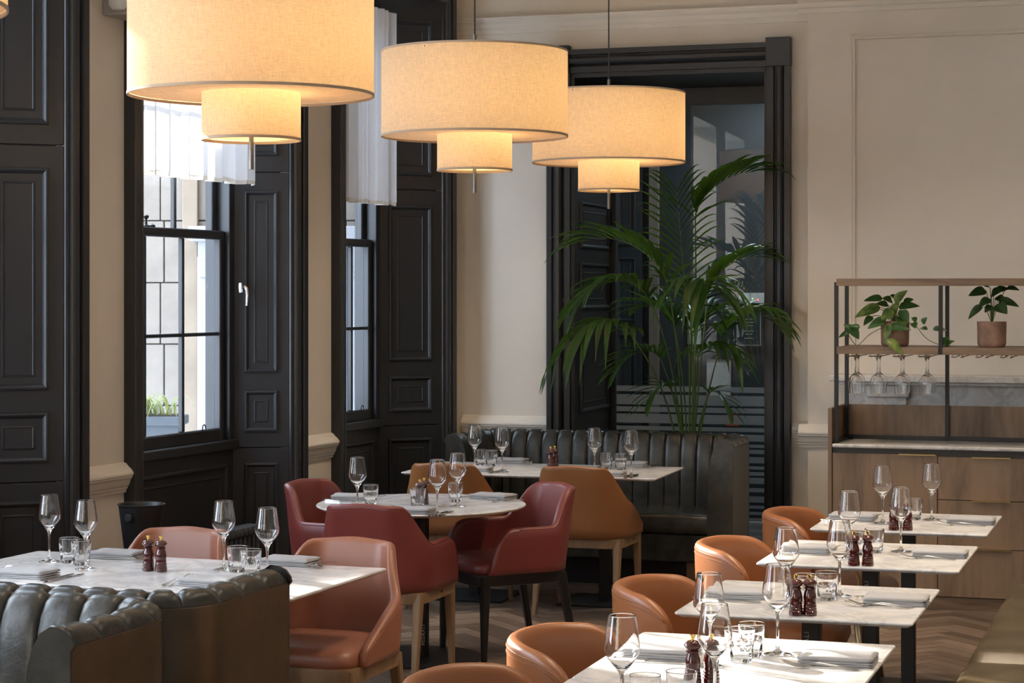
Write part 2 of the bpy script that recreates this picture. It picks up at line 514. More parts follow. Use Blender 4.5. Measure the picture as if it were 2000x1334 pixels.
def plank_mesh():
    b_ = BM()
    g = 0.0012
    box(b_, -PL / 2 + g, PL / 2 - g, -PW / 2 + g, PW / 2 - g, -0.012, 0.0, 0.0)
    top = [f for f in b_.faces if f.normal.z > 0.5 or all(abs(v_.co.z) < 1e-6 for v_ in f.verts)]
    return b_
pm = plank_mesh()
plank_me = bpy.data.meshes.new('plank')
bmesh.ops.recalc_face_normals(pm, faces=pm.faces)
pm.to_mesh(plank_me)
plank_me.materials.append(M['plank'])
rest = BM()
for i, (c, kind) in enumerate(cands):
    ang = A_U + PI / 4 + (0 if kind == 0 else PI / 2)
    X = Matrix.Translation(c + Vector((0, 0, random.uniform(-0.0006, 0.0006)))) @ Matrix.Rotation(ang, 4, 'Z')
    if i < 300:
        link('plank', plank_me, floor, X)
    else:
        box(rest, -PL / 2 + 0.0012, PL / 2 - 0.0012, -PW / 2 + 0.0012, PW / 2 - 0.0012, -0.012, 0.0, X=X)
tag(put('planks_beyond', rest, 'plank', floor), kind='stuff')

# ---- left wall: piers between the tall windows
WIN = {  # opening s0, s1, right edge and left edge of the sash frame, recess depth
    1: (-1.89, -0.28, -1.60, -0.62, 0.30),
    2: (0.397, 2.01, 0.50, 1.80, 0.27),
    3: (2.71, 4.235, 3.02, 3.84, 0.30),
}
HEAD = 3.75
wl = BM()
for (a, b_) in [(-12.5, -6.47), (-4.86, -4.18), (-2.57, -1.89), (-0.28, 0.397), (2.01, 2.71), (4.235, 4.75)]:
    box(wl, a, b_, 0, 0.48, 0, CEIL)
for (a, b_) in [(-6.47, -4.86), (-4.18, -2.57), (-1.89, -0.28), (0.397, 2.01), (2.71, 4.235)]:
    box(wl, a, b_, 0, 0.48, HEAD, CEIL)
for (a, b_) in [(-6.47, -4.86), (-4.18, -2.57)]:
    box(wl, a, b_, 0.2, 0.48, 0, 0.98)
wall_left = put('wall_left', wl, 'cream', M4=LW); tag(wall_left, kind='structure')
# back wall around the glazed screen, and the chimney breast
O0, O1, OH, OD = 0.772, 2.122, 3.26, 1.0
wb = BM()
box(wb, -0.6, O0, 0, OD, 0, CEIL); box(wb, O1, 2.7, 0, OD, 0, CEIL); box(wb, O0, O1, 0, OD, OH, CEIL)
wall_back = put('wall_back', wb, 'cream', M4=BW); tag(wall_back, kind='structure')
wc = BM(); box(wc, 2.43, 9.0, -0.26, 0.9, 0, CEIL)
wall_chimney = put('wall_chimney', wc, 'cream', M4=BW); tag(wall_chimney, kind='structure')
wr = BM(); box(wr, 6.6, 6.8, -18, 1, 0, CEIL)
wall_right = put('wall_right', wr, 'cream', M4=BW); tag(wall_right, kind='structure')
wf = BM(); box(wf, -9, 9, -4.2, -4.0, 0, CEIL)
wall_rear = put('wall_rear', wf, 'cream'); tag(wall_rear, kind='structure')
lw_line = lambda Y: -2.018 + (Y - 9.904) * 0.38786 - 0.45
FOOT = [(lw_line(-4.2), -4.2), (11, -4.2), (11, 17.2), (lw_line(14.6), 17.2), (lw_line(14.6), 14.6)]
ce = BM(); prism(ce, FOOT, CEIL, CEIL + 0.1)
ceiling = put('ceiling', ce, 'ceiling'); tag(ceiling, kind='structure')

# ---- mouldings: dado rails, picture rail, wall panel
DADO = [(0, 0.785), (0.012, 0.785), (0.014, 0.800), (0.022, 0.806), (0.022, 0.812), (0.030, 0.822), (0.040, 0.850), (0.050, 0.862),
        (0.050, 0.870), (0.056, 0.874), (0.056, 0.884), (0.046, 0.898), (0.026, 0.915), (0.012, 0.930), (0.0, 0.934)]
def moulding(name, prof, x0, x1, yface, M4, material='cream_trim'):
    """profile (out, z) extruded along local x; the wall face is at yface, outwards = -y"""
    b_ = BM()
    rows = [[Vector((x, yface - p[0], p[1])) for p in prof] for x in (x0, x1)]
    grid(b_, rows, closev=True, caps=True)
    o = put(name, b_, material, M4=M4)
    return tag(o, kind='structure')
for i, (a, b_) in enumerate([(-0.13, 0.30), (2.15, 2.615)]):
    moulding('trim_%d' % (i + 1), DADO, a, b_, 0.0, LW)
moulding('trim_3', DADO, 0.0, 0.63, 0.0, BW)
moulding('trim_4', DADO, 2.29, 2.43, 0.0, BW)
moulding('trim_5', DADO, 2.375, 6.6, -0.26, BW)
CORN = [(0, 3.545), (0.010, 3.548), (0.012, 3.575), (0.022, 3.585), (0.028, 3.612), (0.050, 3.632), (0.052, 3.640), (0.060, 3.644), (0.062, 3.655), (0.0, 3.662)]
moulding('trim_6', CORN, -0.1, 2.43, 0.0, BW)
CORN2 = [(p, z + 0.015) for p, z in CORN]
moulding('trim_7', CORN2, 2.37, 6.6, -0.26, BW)
# wall panel moulding on the chimney breast (left stile and top rail)
b_ = BM()
PX0, PZ1, PZ0 = 2.70, 3.42, 0.95
PPROF = [(0, 0), (0.012, 0.002), (0.016, 0.010), (0.010, 0.018), (0.018, 0.024), (0.018, 0.032), (0, 0.04)]
rows = [[Vector((PX0 + p[1], -0.26 - p[0], PZ1 - p[1] if zz == 1 else PZ0)) for p in PPROF] for zz in (0, 1)]
rows.append([Vector((6.4, -0.26 - p[0], PZ1 - p[1])) for p in PPROF])
grid(b_, rows, closev=True, caps=True)
tag(put('trim_8', b_, 'cream_trim', M4=BW), kind='structure')

# ---- panelled joinery helper
def panel_part(parent, x0, x1, z0, z1, X, material='black', name='panel'):
    """bolection panel: proud moulding frame, sunk field, small raised bead; local x,z in plane, -y towards the viewer"""
    b_ = BM()
    rings = [(0.0, 0.0), (0.004, -0.014), (0.014, -0.016), (0.024, -0.008), (0.034, 0.006), (0.060, 0.006), (0.064, -0.002), (0.072, -0.004), (0.080, 0.004)]
    w_, h_ = x1 - x0, z1 - z0
    k = min(1.0, min(w_, h_) / 0.22)
    rows = []
    for (d, y) in rings:
        d *= k
        rows.append([Vector((x0 + d, y, z0 + d)), Vector((x1 - d, y, z0 + d)), Vector((x1 - d, y, z1 - d)), Vector((x0 + d, y, z1 - d))])
    vv = grid(b_, rows, closev=True)
    b_.faces.new(vv[-1])
    return put(name, b_, material, parent, M4=X)
PANELS = [(0.16, 0.80), (0.975, 1.215), (1.315, 2.36), (2.56, 3.60)]
JOINTS = [0.885, 2.465]
def architrave_poly(flip=1):
    # plan profile: x from inner edge outwards, y towards the room is negative
    p = [(0, 0.02), (0, -0.022), (0.010, -0.030), (0.022, -0.030), (0.026, -0.044), (0.034, -0.052), (0.058, -0.058), (0.074, -0.052), (0.080, -0.044),
         (0.086, -0.044), (0.090, -0.066), (0.130, -0.068), (0.134, -0.062), (0.134, 0.0)]
    return p if flip > 0 else [(-a, b_) for a, b_ in p][::-1]
def sash_window(idx, simple=False):
    s0, s1, g0, g1, D = WIN[idx]
    w_ = thing('window_%d' % idx, None, None, LW, kind='structure')
    # architraves
    for nm, poly, X in (('architrave', architrave_poly(1), Matrix.Translation((s1, 0, 0))), ('architrave', architrave_poly(-1), Matrix.Translation((s0, 0, 0)))):
        b_ = BM(); prism(b_, poly, 0, HEAD + 0.10); put(nm, b_, 'black', w_, M4=X)
    b_ = BM(); box(b_, s0, s1, -0.06, 0.02, HEAD - 0.02, HEAD + 0.11, 0.006); put('architrave_head', b_, 'black', w_)
    # splayed panelled shutters filling both reveals
    for side in (1, -1):
        a = Vector((s1 - 0.002, -0.012)) if side > 0 else Vector((s0 + 0.002, -0.012))
        c = Vector((g1 + 0.055, D)) if side > 0 else Vector((g0 - 0.055, D))
        p, q = (c, a) if side > 0 else (a, c)
        d = (q - p); wd = d.length
        ang = math.atan2(d.y, d.x)
        X = Matrix.Translation((p.x, p.y, 0)) @ Matrix.Rotation(ang, 4, 'Z')
        b_ = BM()
        zz = [0] + JOINTS + [HEAD]
        for z0, z1 in zip(zz, zz[1:]):
            box(b_, 0, wd, 0, 0.03, z0 + 0.003, z1 - 0.003, 0.002, 1)
        box(b_, -0.02, wd + 0.01, 0.031, 0.06, 0, HEAD)
        sh = put('shutter', b_, 'black', w_, M4=X)
        mg = min(0.07, wd * 0.2)
        for z0, z1 in PANELS:
            panel_part(sh, mg, wd - mg, z0, z1, Matrix.Identity(4))
    # closing strip between shutter and architrave
    # apron under the sash with a panel
    b_ = BM(); box(b_, g0 - 0.10, g1 + 0.10, D + 0.0, D + 0.04, 0, 0.90)
    ap = put('apron', b_, 'black', w_)
    panel_part(ap, g0 + 0.02, g1 - 0.02, 0.15, 0.80, Matrix.Translation((0, D, 0)))
    b_ = BM(); box(b_, g0 - 0.10, g1 + 0.10, D - 0.03, D + 0.20, 0.88, 0.935, 0.008); put('sill', b_, 'black', w_)
    # box frame
    for a, c in ((g0 - 0.06, g0), (g1, g1 + 0.06)):
        b_ = BM(); box(b_, a, c, D - 0.01, D + 0.15, 0.93, 3.68, 0.004, 1); put('frame_side', b_, 'black', w_)
    b_ = BM(); box(b_, g0 - 0.06, g1 + 0.06, D - 0.01, D + 0.15, 3.6, 3.75); put('frame_head', b_, 'black', w_)
    # two sashes
    nx = 3
    for (z0, z1, y0, bot, top, rows_) in ((0.93, 2.125, D + 0.02, 0.075, 0.05, 2), (2.08, 3.62, D + 0.07, 0.045, 0.06, 2)):
        sa = thing('sash', None, None); sa.parent = w_; del_keys(sa)
        for a, c in ((g0 + 0.004, g0 + 0.054), (g1 - 0.054, g1 - 0.004)):
            b_ = BM(); box(b_, a, c, y0, y0 + 0.042, z0, z1, 0.006, 1); put('stile', b_, 'black', sa)
        b_ = BM(); box(b_, g0 + 0.05, g1 - 0.05, y0, y0 + 0.042, z0, z0 + bot, 0.008, 1); put('bottom_rail', b_, 'black', sa)
        b_ = BM(); box(b_, g0 + 0.05, g1 - 0.05, y0 - (0.012 if z0 < 1 else 0), y0 + 0.042, z1 - top, z1, 0.006, 1); put('top_rail', b_, 'black', sa)
        ga, gb = g0 + 0.054, g1 - 0.054
        pw = (gb - ga) / nx
        zm = (z0 + bot + z1 - top) / 2
        for i in range(1, nx):
            b_ = BM(); box(b_, ga + i * pw - 0.012, ga + i * pw + 0.012, y0 + 0.006, y0 + 0.036, z0 + bot, z1 - top, 0.005, 1); put('glazing_bar', b_, 'black', sa)
        b_ = BM(); box(b_, ga, gb, y0 + 0.006, y0 + 0.036, zm - 0.010, zm + 0.010, 0.005, 1); put('glazing_bar', b_, 'black', sa)
        for i in range(nx):
            for z2, z3 in ((z0 + bot, zm - 0.010), (zm + 0.010, z1 - top)):
                b_ = BM()
                xa, xb = ga + i * pw + 0.012 * (i > 0), ga + (i + 1) * pw - 0.012 * (i < nx - 1)
                b_.faces.new([b_.verts.new(p) for p in ((xa, y0 + 0.022, z2), (xb, y0 + 0.022, z2), (xb, y0 + 0.022, z3), (xa, y0 + 0.022, z3))])
                put('pane', b_, 'pane', sa)
        if z0 < 1:
            # ring lift on the bottom rail and fastener on the meeting rail
            b_ = BM()
            xr = gb - pw * 0.5
            tube(b_, [(xr + 0.018 * math.cos(t), y0 - 0.008, z0 + bot + 0.012 + 0.018 * math.sin(t)) for t in [2 * PI * i / 20 for i in range(21)]], 0.0035, 8, False)
            put('ring_lift', b_, 'metal_black', sa, True)
            b_ = BM()
            xf = ga + pw * 1.12
            lathe(b_, [(0, 0), (0.02, 0), (0.018, 0.008), (0.008, 0.014), (0.006, 0.04), (0.014, 0.05), (0.016, 0.058), (0.010, 0.064), (0, 0.066)], 16, Matrix.Translation((xf - 0.02, y0 + 0.02, z1)))
            lathe(b_, [(0, 0), (0.018, 0), (0.018, 0.01), (0.008, 0.018), (0, 0.02)], 16, Matrix.Translation((xf + 0.04, y0 + 0.02, z1)))
            put('sash_fastener', b_, 'metal_black', sa, 'auto')
    return w_
def del_keys(o):
    for k in ('label', 'category', 'group', 'kind'):
        if k in o.keys(): del o[k]
W1, W2, W3 = sash_window(1), sash_window(2), sash_window(3)
# chrome latch on the reveal of the middle window
b_ = BM()
lp = Vector((1.835, 0.205, 1.80))
box(b_, lp.x - 0.012, lp.x + 0.012, lp.y - 0.010, lp.y + 0.012, lp.z - 0.025, lp.z + 0.03, 0.004)
tube(b_, [(lp.x, lp.y - 0.016, lp.z + 0.01), (lp.x + 0.006, lp.y - 0.03, lp.z), (lp.x + 0.012, lp.y - 0.032, lp.z - 0.04), (lp.x + 0.010, lp.y - 0.030, lp.z - 0.10)], [0.012, 0.011, 0.010, 0.007], 8)
put('latch', b_, 'chrome', W2, 'auto', label='chrome window latch')

# ---- glazed screen in the back wall
W4 = thing('window_4', None, None, BW, kind='structure')
PRO = [(0, 0.02), (0, -0.030), (0.040, -0.030), (0.044, -0.016), (0.052, -0.014), (0.058, -0.046), (0.070, -0.056), (0.092, -0.060), (0.106, -0.052), (0.110, -0.030),
       (0.118, -0.030), (0.120, -0.062), (0.155, -0.062), (0.155, 0.0)]
b_ = BM(); prism(b_, PRO, 0, OH + 0.02); put('architrave', b_, 'black', W4, M4=Matrix.Translation((O1, 0, 0)))
b_ = BM(); prism(b_, [(-a, c) for a, c in PRO][::-1], 0, OH + 0.02); put('architrave', b_, 'black', W4, M4=Matrix.Translation((O0, 0, 0)))
b_ = BM()
grid(b_, [[Vector((x, p[1], OH + p[0])) for p in PRO] for x in (O0 - 0.01, O1 + 0.01)], closev=True, caps=True)
put('architrave_head', b_, 'black', W4)
for xa in (O1 - 0.004, O0 - 0.160):
    b_ = BM(); box(b_, xa, xa + 0.164, -0.072, 0.0, OH - 0.004, OH + 0.185, 0.004); put('corner_block', b_, 'black', W4)
# deep panelled linings and soffit
for side, x in ((1, O0), (-1, O1)):
    b_ = BM()
    box(b_, x - 0.0 if side > 0 else x - 0.025, x + 0.025 if side > 0 else x, 0.0, OD, 0, OH)
    li = put('lining', b_, 'jamb', W4)
    ang = PI / 2 if side > 0 else -PI / 2
    for z0, z1 in ((0.15, 0.80), (0.95, 1.55), (1.66, 1.98), (2.08, 2.40), (2.50, 3.12)):
        for ya, yb in ((0.14, 0.86),):
            X = Matrix.Translation((x + 0.025 * side, 0, 0)) @ Matrix.Rotation(ang, 4, 'Z')
            if side > 0:
                panel_part(li, ya, yb, z0, z1, X, 'jamb')
            else:
                panel_part(li, -yb, -ya, z0, z1, X, 'jamb')
b_ = BM(); box(b_, O0, O1, 0.0, OD, OH - 0.03, OH); put('soffit', b_, 'black', W4)
GY = OD - 0.06
b_ = BM(); box(b_, O0 + 0.02, O1 - 0.02, GY - 0.02, GY + 0.05, OH - 0.15, OH - 0.02); put('screen_head', b_, 'black', W4)
for xa in (O0 + 0.025, O1 - 0.065):
    b_ = BM(); box(b_, xa, xa + 0.04, GY - 0.02, GY + 0.05, 0, OH - 0.02); put('screen_stile', b_, 'black', W4)
b_ = BM()
b_.faces.new([b_.verts.new(p) for p in ((O0 + 0.065, GY, 0.03), (O1 - 0.065, GY, 0.03), (O1 - 0.065, GY, OH - 0.15), (O0 + 0.065, GY, OH - 0.15))])
pane4 = put('pane', b_, 'screen_glass', W4)
# frosted film stripes (photo rows of the clear gaps)
edges = [758, 766, 772, 792, 796, 806, 810, 828, 834, 842, 847, 860, 866, 872, 876, 884, 890, 902, 908, 914, 919, 926, 930, 942, 950, 958, 966, 978, 984, 990, 996, 1002, 1008, 1022, 1028, 1036, 1042, 1056, 1064, 1080, 1090, 1104]
gx = 0.5 * (O0 + O1)
gw = BW @ Vector((gx, GY, 0))
def zpix(py, Y):
    return HE - (py - HY) * Y / F
tops = edges[0::2]; bots = edges[1::2]
for t_, bo in zip(tops, bots):
    z1, z0 = zpix(t_ - (3 if t_ == 758 else 0), gw.y), zpix(bo, gw.y)
    b_ = BM()
    x0_, x1_ = O0 + 0.067, O1 - 0.067
    y_ = GY - 0.003
    b_.faces.new([b_.verts.new(p) for p in ((x0_, y_, z0), (x1_, y_, z0), (x1_, y_, z1), (x0_, y_, z1))])
    put('frosted_strip', b_, 'frost', W4)
# lobby behind the screen
lb = BM()
box(lb, -0.4, 3.2, OD + 1.35, OD + 1.45, 0, CEIL)
box(lb, -0.4, -0.3, OD, OD + 1.4, 0, CEIL); box(lb, 3.1, 3.2, OD, OD + 1.4, 0, CEIL)
box(lb, -0.4, 3.2, OD, OD + 1.4, 3.4, 3.5)
wall_lobby = put('wall_lobby', lb, 'navy', M4=BW); tag(wall_lobby, kind='structure')
LBY = OD + 1.35
ll = bpy.data.lights.new('lobby_fill_light', 'AREA'); ll.energy = 22; ll.size = 0.5; ll.color = (0.75, 0.9, 1.0)  # added cool fill that lifts the dark lobby, no lamp known there
llo = bpy.data.objects.new('lobby_fill_light', ll); llo.matrix_basis = BW @ Matrix.Translation((1.9, OD + 0.6, 3.35)); COL.objects.link(llo)
def on_lobby(px, py):
    """point of the lobby wall seen at a photo pixel (local coordinates of the back wall)"""
    inv = BW.inverted()
    d = Vector(((px - CX) / F, 1, (HY - py) / F))
    o = inv @ Vector((0, 0, HE)); dl = inv.to_3x3() @ d
    t = (LBY - o.y) / dl.y
    return o + t * dl
d1 = thing('door_1', None, None, BW, kind='structure')
pa, pb = on_lobby(1192, 700), on_lobby(1256, 700)
b_ = BM(); box(b_, pa.x, pb.x, LBY - 0.04, LBY, 0, 2.9); put('leaf', b_, 'navy', d1)
for z0, z1 in ((0.2, 0.75), (0.85, 1.45), (1.55, 2.05), (2.15, 2.75)):
    panel_part(d1, pa.x + 0.07, pb.x - 0.05, z0, z1, Matrix.Translation((0, LBY - 0.04, 0)), 'navy')
pa, pb = on_lobby(1271, 700), on_lobby(1288, 700)
b_ = BM(); box(b_, pa.x, pb.x, LBY - 0.06, LBY, 0, 3.2); tag(put('trim_9', b_, 'tanpost', M4=BW), kind='structure')
def lobby_thing(name, label, cat, rect, material, border=None, thick=0.012):
    a, c = on_lobby(rect[0], rect[3]), on_lobby(rect[2], rect[1])
    t = thing(name, label, cat, BW @ Matrix.Translation((a.x, LBY, a.z)))
    w_, h_ = c.x - a.x, c.z - a.z
    b_ = BM(); box(b_, 0, w_, -thick, 0, 0, h_); put('sheet' if border else 'plate', b_, material, t)
    if border:
        e = 0.012
        b_ = BM()
        for q in ((-e, 0, -e, h_ + e), (w_, w_ + e, -e, h_ + e), (0, w_, -e, 0), (0, w_, h_, h_ + e)):
            box(b_, q[0], q[1], -thick - 0.008, 0, q[2], q[3])
        put('frame', b_, border, t)
    return t, w_, h_
lobby_thing('notice', 'pale printed notice behind the palm stems, seen through the glazed screen', 'notice', (1344, 598, 1371, 672), 'notice', 'metal_black')
lobby_thing('notice', 'white certificate with fine print behind the glazed screen, just above the frosted bands', 'notice', (1381, 702, 1429, 772), 'notice', 'metal_black')
t, w_, h_ = lobby_thing('framed_sign', 'dark framed sign with thin white border behind the glazed screen below the switches', 'sign', (1436, 601, 1490, 678), 'navy', 'metal_black')
b_ = BM()
e = 0.014; f_ = 0.004
for q in ((e, e + f_, e, h_ - e), (w_ - e - f_, w_ - e, e, h_ - e), (e, w_ - e, e, e + f_), (e, w_ - e, h_ - e - f_, h_ - e)):
    box(b_, q[0], q[1], -0.0145, -0.012, q[2], q[3])
for k, (wd, zz) in enumerate(((0.10, 0.86), (0.28, 0.70), (0.36, 0.62), (0.30, 0.54), (0.34, 0.40), (0.22, 0.32), (0.30, 0.22))):
    box(b_, w_ * (0.5 - wd / 2), w_ * (0.5 + wd / 2), -0.0135, -0.012, h_ * zz, h_ * zz + 0.006)
put('print', b_, 'print_grey', t)
lobby_thing('fire_sign', 'small red and white sign low behind the frosted stripes', 'sign', (1418, 810, 1443, 832), 'redpaint')
t, w_, h_ = lobby_thing('dimmer_switch', 'white square dimmer switch on dark lobby wall', 'switch', (1444, 572, 1466, 594), 'plastic')
b_ = BM(); lathe(b_, [(0, 0.018), (w_ * 0.30, 0.018), (w_ * 0.34, 0.012), (w_ * 0.34, 0)], 24, Matrix.Translation((w_ * 0.45, -0.012, h_ * 0.38)) @ Matrix.Rotation(PI / 2, 4, 'X')); put('knob', b_, 'plastic', t, 'auto')
t, w_, h_ = lobby_thing('control_panel', 'white control plate with a red and a green light', 'switch', (1467, 572, 1493, 592), 'plastic')
b_ = BM(); lathe(b_, [(0, 0.006), (0.006, 0.004), (0.007, 0)], 12, Matrix.Translation((w_ * 0.53, -0.012, h_ * 0.3)) @ Matrix.Rotation(PI / 2, 4, 'X')); put('indicator_light', b_, 'led', t, True)
b_ = BM(); lathe(b_, [(0, 0.004), (0.004, 0.003), (0.005, 0)], 12, Matrix.Translation((w_ * 0.14, -0.012, h_ * 0.42)) @ Matrix.Rotation(PI / 2, 4, 'X')); put('indicator_light', b_, 'ledg', t, True)
# ---- outside: stone wall with a white doorcase, pavement, added blocks that shade the windows
pv = BM(); box(pv, -30, -0.4, -15, 45, -0.5, -0.22)
pvo = put('pavement', pv, 'pavement', M4=Matrix.Identity(4)); tag(pvo, kind='structure')
pvo.location = (-6.5, 0, 0)
EY = 13.95
ext = thing('stone_facade', 'pale sandstone wall of the house next door, outside the windows', 'building', frame(0, EY, 0, 0))
b_ = BM(); box(b_, -4.6, -1.0, 0.03, 0.35, -0.3, 4.2); put('core', b_, 'mortar', ext)
zc = [HE - (p - HY) * EY / F for p in (1032, 912, 792, 672, 552, 431, 311, 191)]
for k, (z0, z1) in enumerate(zip(zc, zc[1:])):
    off = [-2.37, -2.395][k % 2]
    wdt = 0.62
    x = off - 4 * wdt
    while x < -1.02:
        xa, xb = max(x, -4.6) + 0.004, min(x + wdt, -1.0) - 0.004
        if xb - xa > 0.03:
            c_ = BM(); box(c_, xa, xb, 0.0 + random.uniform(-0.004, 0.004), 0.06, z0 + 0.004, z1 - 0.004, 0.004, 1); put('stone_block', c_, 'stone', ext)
        x += wdt
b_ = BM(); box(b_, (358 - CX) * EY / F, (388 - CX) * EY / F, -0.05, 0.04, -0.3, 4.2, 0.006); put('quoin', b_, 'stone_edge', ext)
dc = thing('white_doorcase', 'white painted timber doorcase with carved brackets outside the windows', 'doorcase', frame(0, EY, 0, 0))
for px0, px1 in ((386, 416), (684, 717)):
    x0_, x1_ = (px0 - CX) * (EY - 0.2) / F, (px1 - CX) * (EY - 0.2) / F
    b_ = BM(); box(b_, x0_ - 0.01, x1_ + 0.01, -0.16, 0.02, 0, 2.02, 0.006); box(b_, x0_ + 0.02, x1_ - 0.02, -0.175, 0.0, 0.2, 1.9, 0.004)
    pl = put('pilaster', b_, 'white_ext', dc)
    b_ = BM()
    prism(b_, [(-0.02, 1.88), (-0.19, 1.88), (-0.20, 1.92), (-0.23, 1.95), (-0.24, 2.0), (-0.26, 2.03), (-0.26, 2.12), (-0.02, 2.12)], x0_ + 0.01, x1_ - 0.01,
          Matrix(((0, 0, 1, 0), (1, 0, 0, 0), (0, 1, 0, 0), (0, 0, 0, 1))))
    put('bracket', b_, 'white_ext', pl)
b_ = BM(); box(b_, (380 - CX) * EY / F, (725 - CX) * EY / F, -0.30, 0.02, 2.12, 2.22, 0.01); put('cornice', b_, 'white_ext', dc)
b_ = BM(); box(b_, (420 - CX) * EY / F, (680 - CX) * EY / F, -0.06, 0.0, 0, 2.1); put('door_leaf', b_, 'planter', dc)
# trough with variegated grass
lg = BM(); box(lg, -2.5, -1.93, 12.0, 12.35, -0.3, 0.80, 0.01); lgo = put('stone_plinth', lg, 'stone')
tag(lgo, 'low stone plinth outside carrying the grey planter', 'plinth')
pt = thing('planter', 'grey lead-look trough with striped grass outside the middle window', 'planter', frame(-2.2, 12.17, 0.80, 0))
b_ = BM(); box(b_, -0.24, 0.24, -0.11, 0.11, 0, 0.20, 0.008); box(b_, -0.26, 0.26, -0.13, 0.13, 0.19, 0.245, 0.008); put('trough', b_, 'planter', pt)
b_ = BM(); box(b_, -0.23, 0.23, -0.10, 0.10, 0.20, 0.25); put('soil', b_, 'soil', pt)
for k in range(70):
    b_ = BM()
    x0_, y0_ = random.uniform(-0.2, 0.2), random.uniform(-0.08, 0.08)
    a = random.uniform(0, 2 * PI); ln = random.uniform(0.10, 0.22)
    dx, dy = math.cos(a), math.sin(a)
    pts = bez((x0_, y0_, 0.245), (x0_ + dx * ln * .2, y0_ + dy * ln * .2, 0.245 + ln * .8), (x0_ + dx * ln * .7, y0_ + dy * ln * .7, 0.245 + ln * .75), (x0_ + dx * ln, y0_ + dy * ln, 0.245 + ln * random.uniform(-.4, .4)), 7)
    rows = []
    for i, p in enumerate(pts):
        hw = 0.005 * (1 - (i / 7) ** 2) + 0.0006
        rows.append([p + Vector((-dy, dx, 0)) * hw, p + Vector((dy, -dx, 0)) * hw])
    grid(b_, rows); put('blade', b_, 'spider', pt)
# unseen blocks added across the lane, heights set to trim the sun patches
TD = Vector((-0.72, 0.69)).normalized(); TP = Vector((0.69, 0.72)).normalized()
base = Vector((-2.5, 8.6))
nb = thing('sun_blocker', 'low unseen block added across the lane to shade the window sills', 'building', Matrix.Identity(4))
b_ = BM()
c0 = base + TD * 7.0
ang = math.atan2(TP.y, TP.x)
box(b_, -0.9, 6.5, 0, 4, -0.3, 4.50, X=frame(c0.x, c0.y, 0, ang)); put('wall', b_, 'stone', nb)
nb2 = thing('sun_blocker', 'tall unseen block added across the lane to keep sun off the near windows', 'building', Matrix.Identity(4))
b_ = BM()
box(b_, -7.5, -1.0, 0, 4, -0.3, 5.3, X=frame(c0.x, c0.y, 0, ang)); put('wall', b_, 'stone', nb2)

# ================================================================== CURTAINS, RADIATOR
def curtain(label, s0, s1, d, z0, z1, npl, mark):
    t = thing('window_curtain', label, 'curtain', LW)
    n = npl * 12
    rows = []; hem = []
    for i in range(n + 1):
        s = s0 + (s1 - s0) * i / n
        ph = 2 * PI * npl * i / n
        y = d + 0.040 * math.sin(ph) + 0.014 * math.sin(2.3 * ph + 1.0)
        x = s + 0.022 * math.cos(ph)
        zb = z0 + 0.006 * math.sin(ph * 0.5 + 0.6) + 0.004 * math.sin(ph)
        rows.append([Vector((x, y + 0.006 * math.sin(ph * 1.3) * (zb < z), z)) for z in [zb + 0.022 + (z1 - zb - 0.022) * k / 8 for k in range(9)]])
        hem.append([Vector((x, y, zb)), Vector((x, y, zb + 0.024))])
    b_ = BM(); grid(b_, rows); put('drape', b_, 'curtain', t, True)
    b_ = BM(); grid(b_, hem); put('hem', b_, 'curtain_hem', t, True)
    b_ = BM(); tube(b_, [(s0 - 0.05, d, z1), (s1 + 0.05, d, z1)], 0.012, 10); put('rod', b_, 'metal_black', t)
    return t
curtain('short white gathered curtain in the window behind the nearest big pendant lamp', 0.48, 1.78, 0.12, 2.385, 3.60, 11, 0)
curtain('short white gathered curtain in the narrow window beside the back corner', 2.80, 3.70, 0.12, 2.345, 3.60, 9, 1)
rd = thing('radiator', 'dark column radiator below the window behind the pink-tan chairs', 'radiator', LW @ Matrix.Translation((0.75, 0.06, 0)))
for i in range(20):
    b_ = BM()
    for yy in (-0.03, 0.03):
        tube(b_, [(0.05 * i, yy, 0.08), (0.05 * i, yy, 0.44)], 0.012, 8)
    box(b_, 0.05 * i - 0.021, 0.05 * i + 0.021, -0.05, 0.05, 0.42, 0.475, 0.014); box(b_, 0.05 * i - 0.021, 0.05 * i + 0.021, -0.05, 0.05, 0.06, 0.11, 0.014)
    if i in (1, 18): box(b_, 0.05 * i - 0.012, 0.05 * i + 0.012, -0.045, 0.045, 0, 0.08)
    put('column', b_, 'planter', rd, 'auto')

# white fitting high on the first pier
t = thing('wall_speaker', 'pale grey box fitting with round white cap high on the wall', 'speaker', LW @ Matrix.Translation((0.0, 0, 3.12)))
b_ = BM(); box(b_, 0.06, 0.42, -0.16, 0.0, 0.0, 0.2, 0.01); put('housing', b_, 'plastic_grey', t)
b_ = BM(); lathe(b_, [(0, -0.035), (0.03, -0.03), (0.045, -0.01), (0.048, 0.02), (0.048, 0.1), (0, 0.1)], 24, Matrix.Translation((0.02, -0.12, 0.05))); put('cap', b_, 'plastic', t, 'auto')

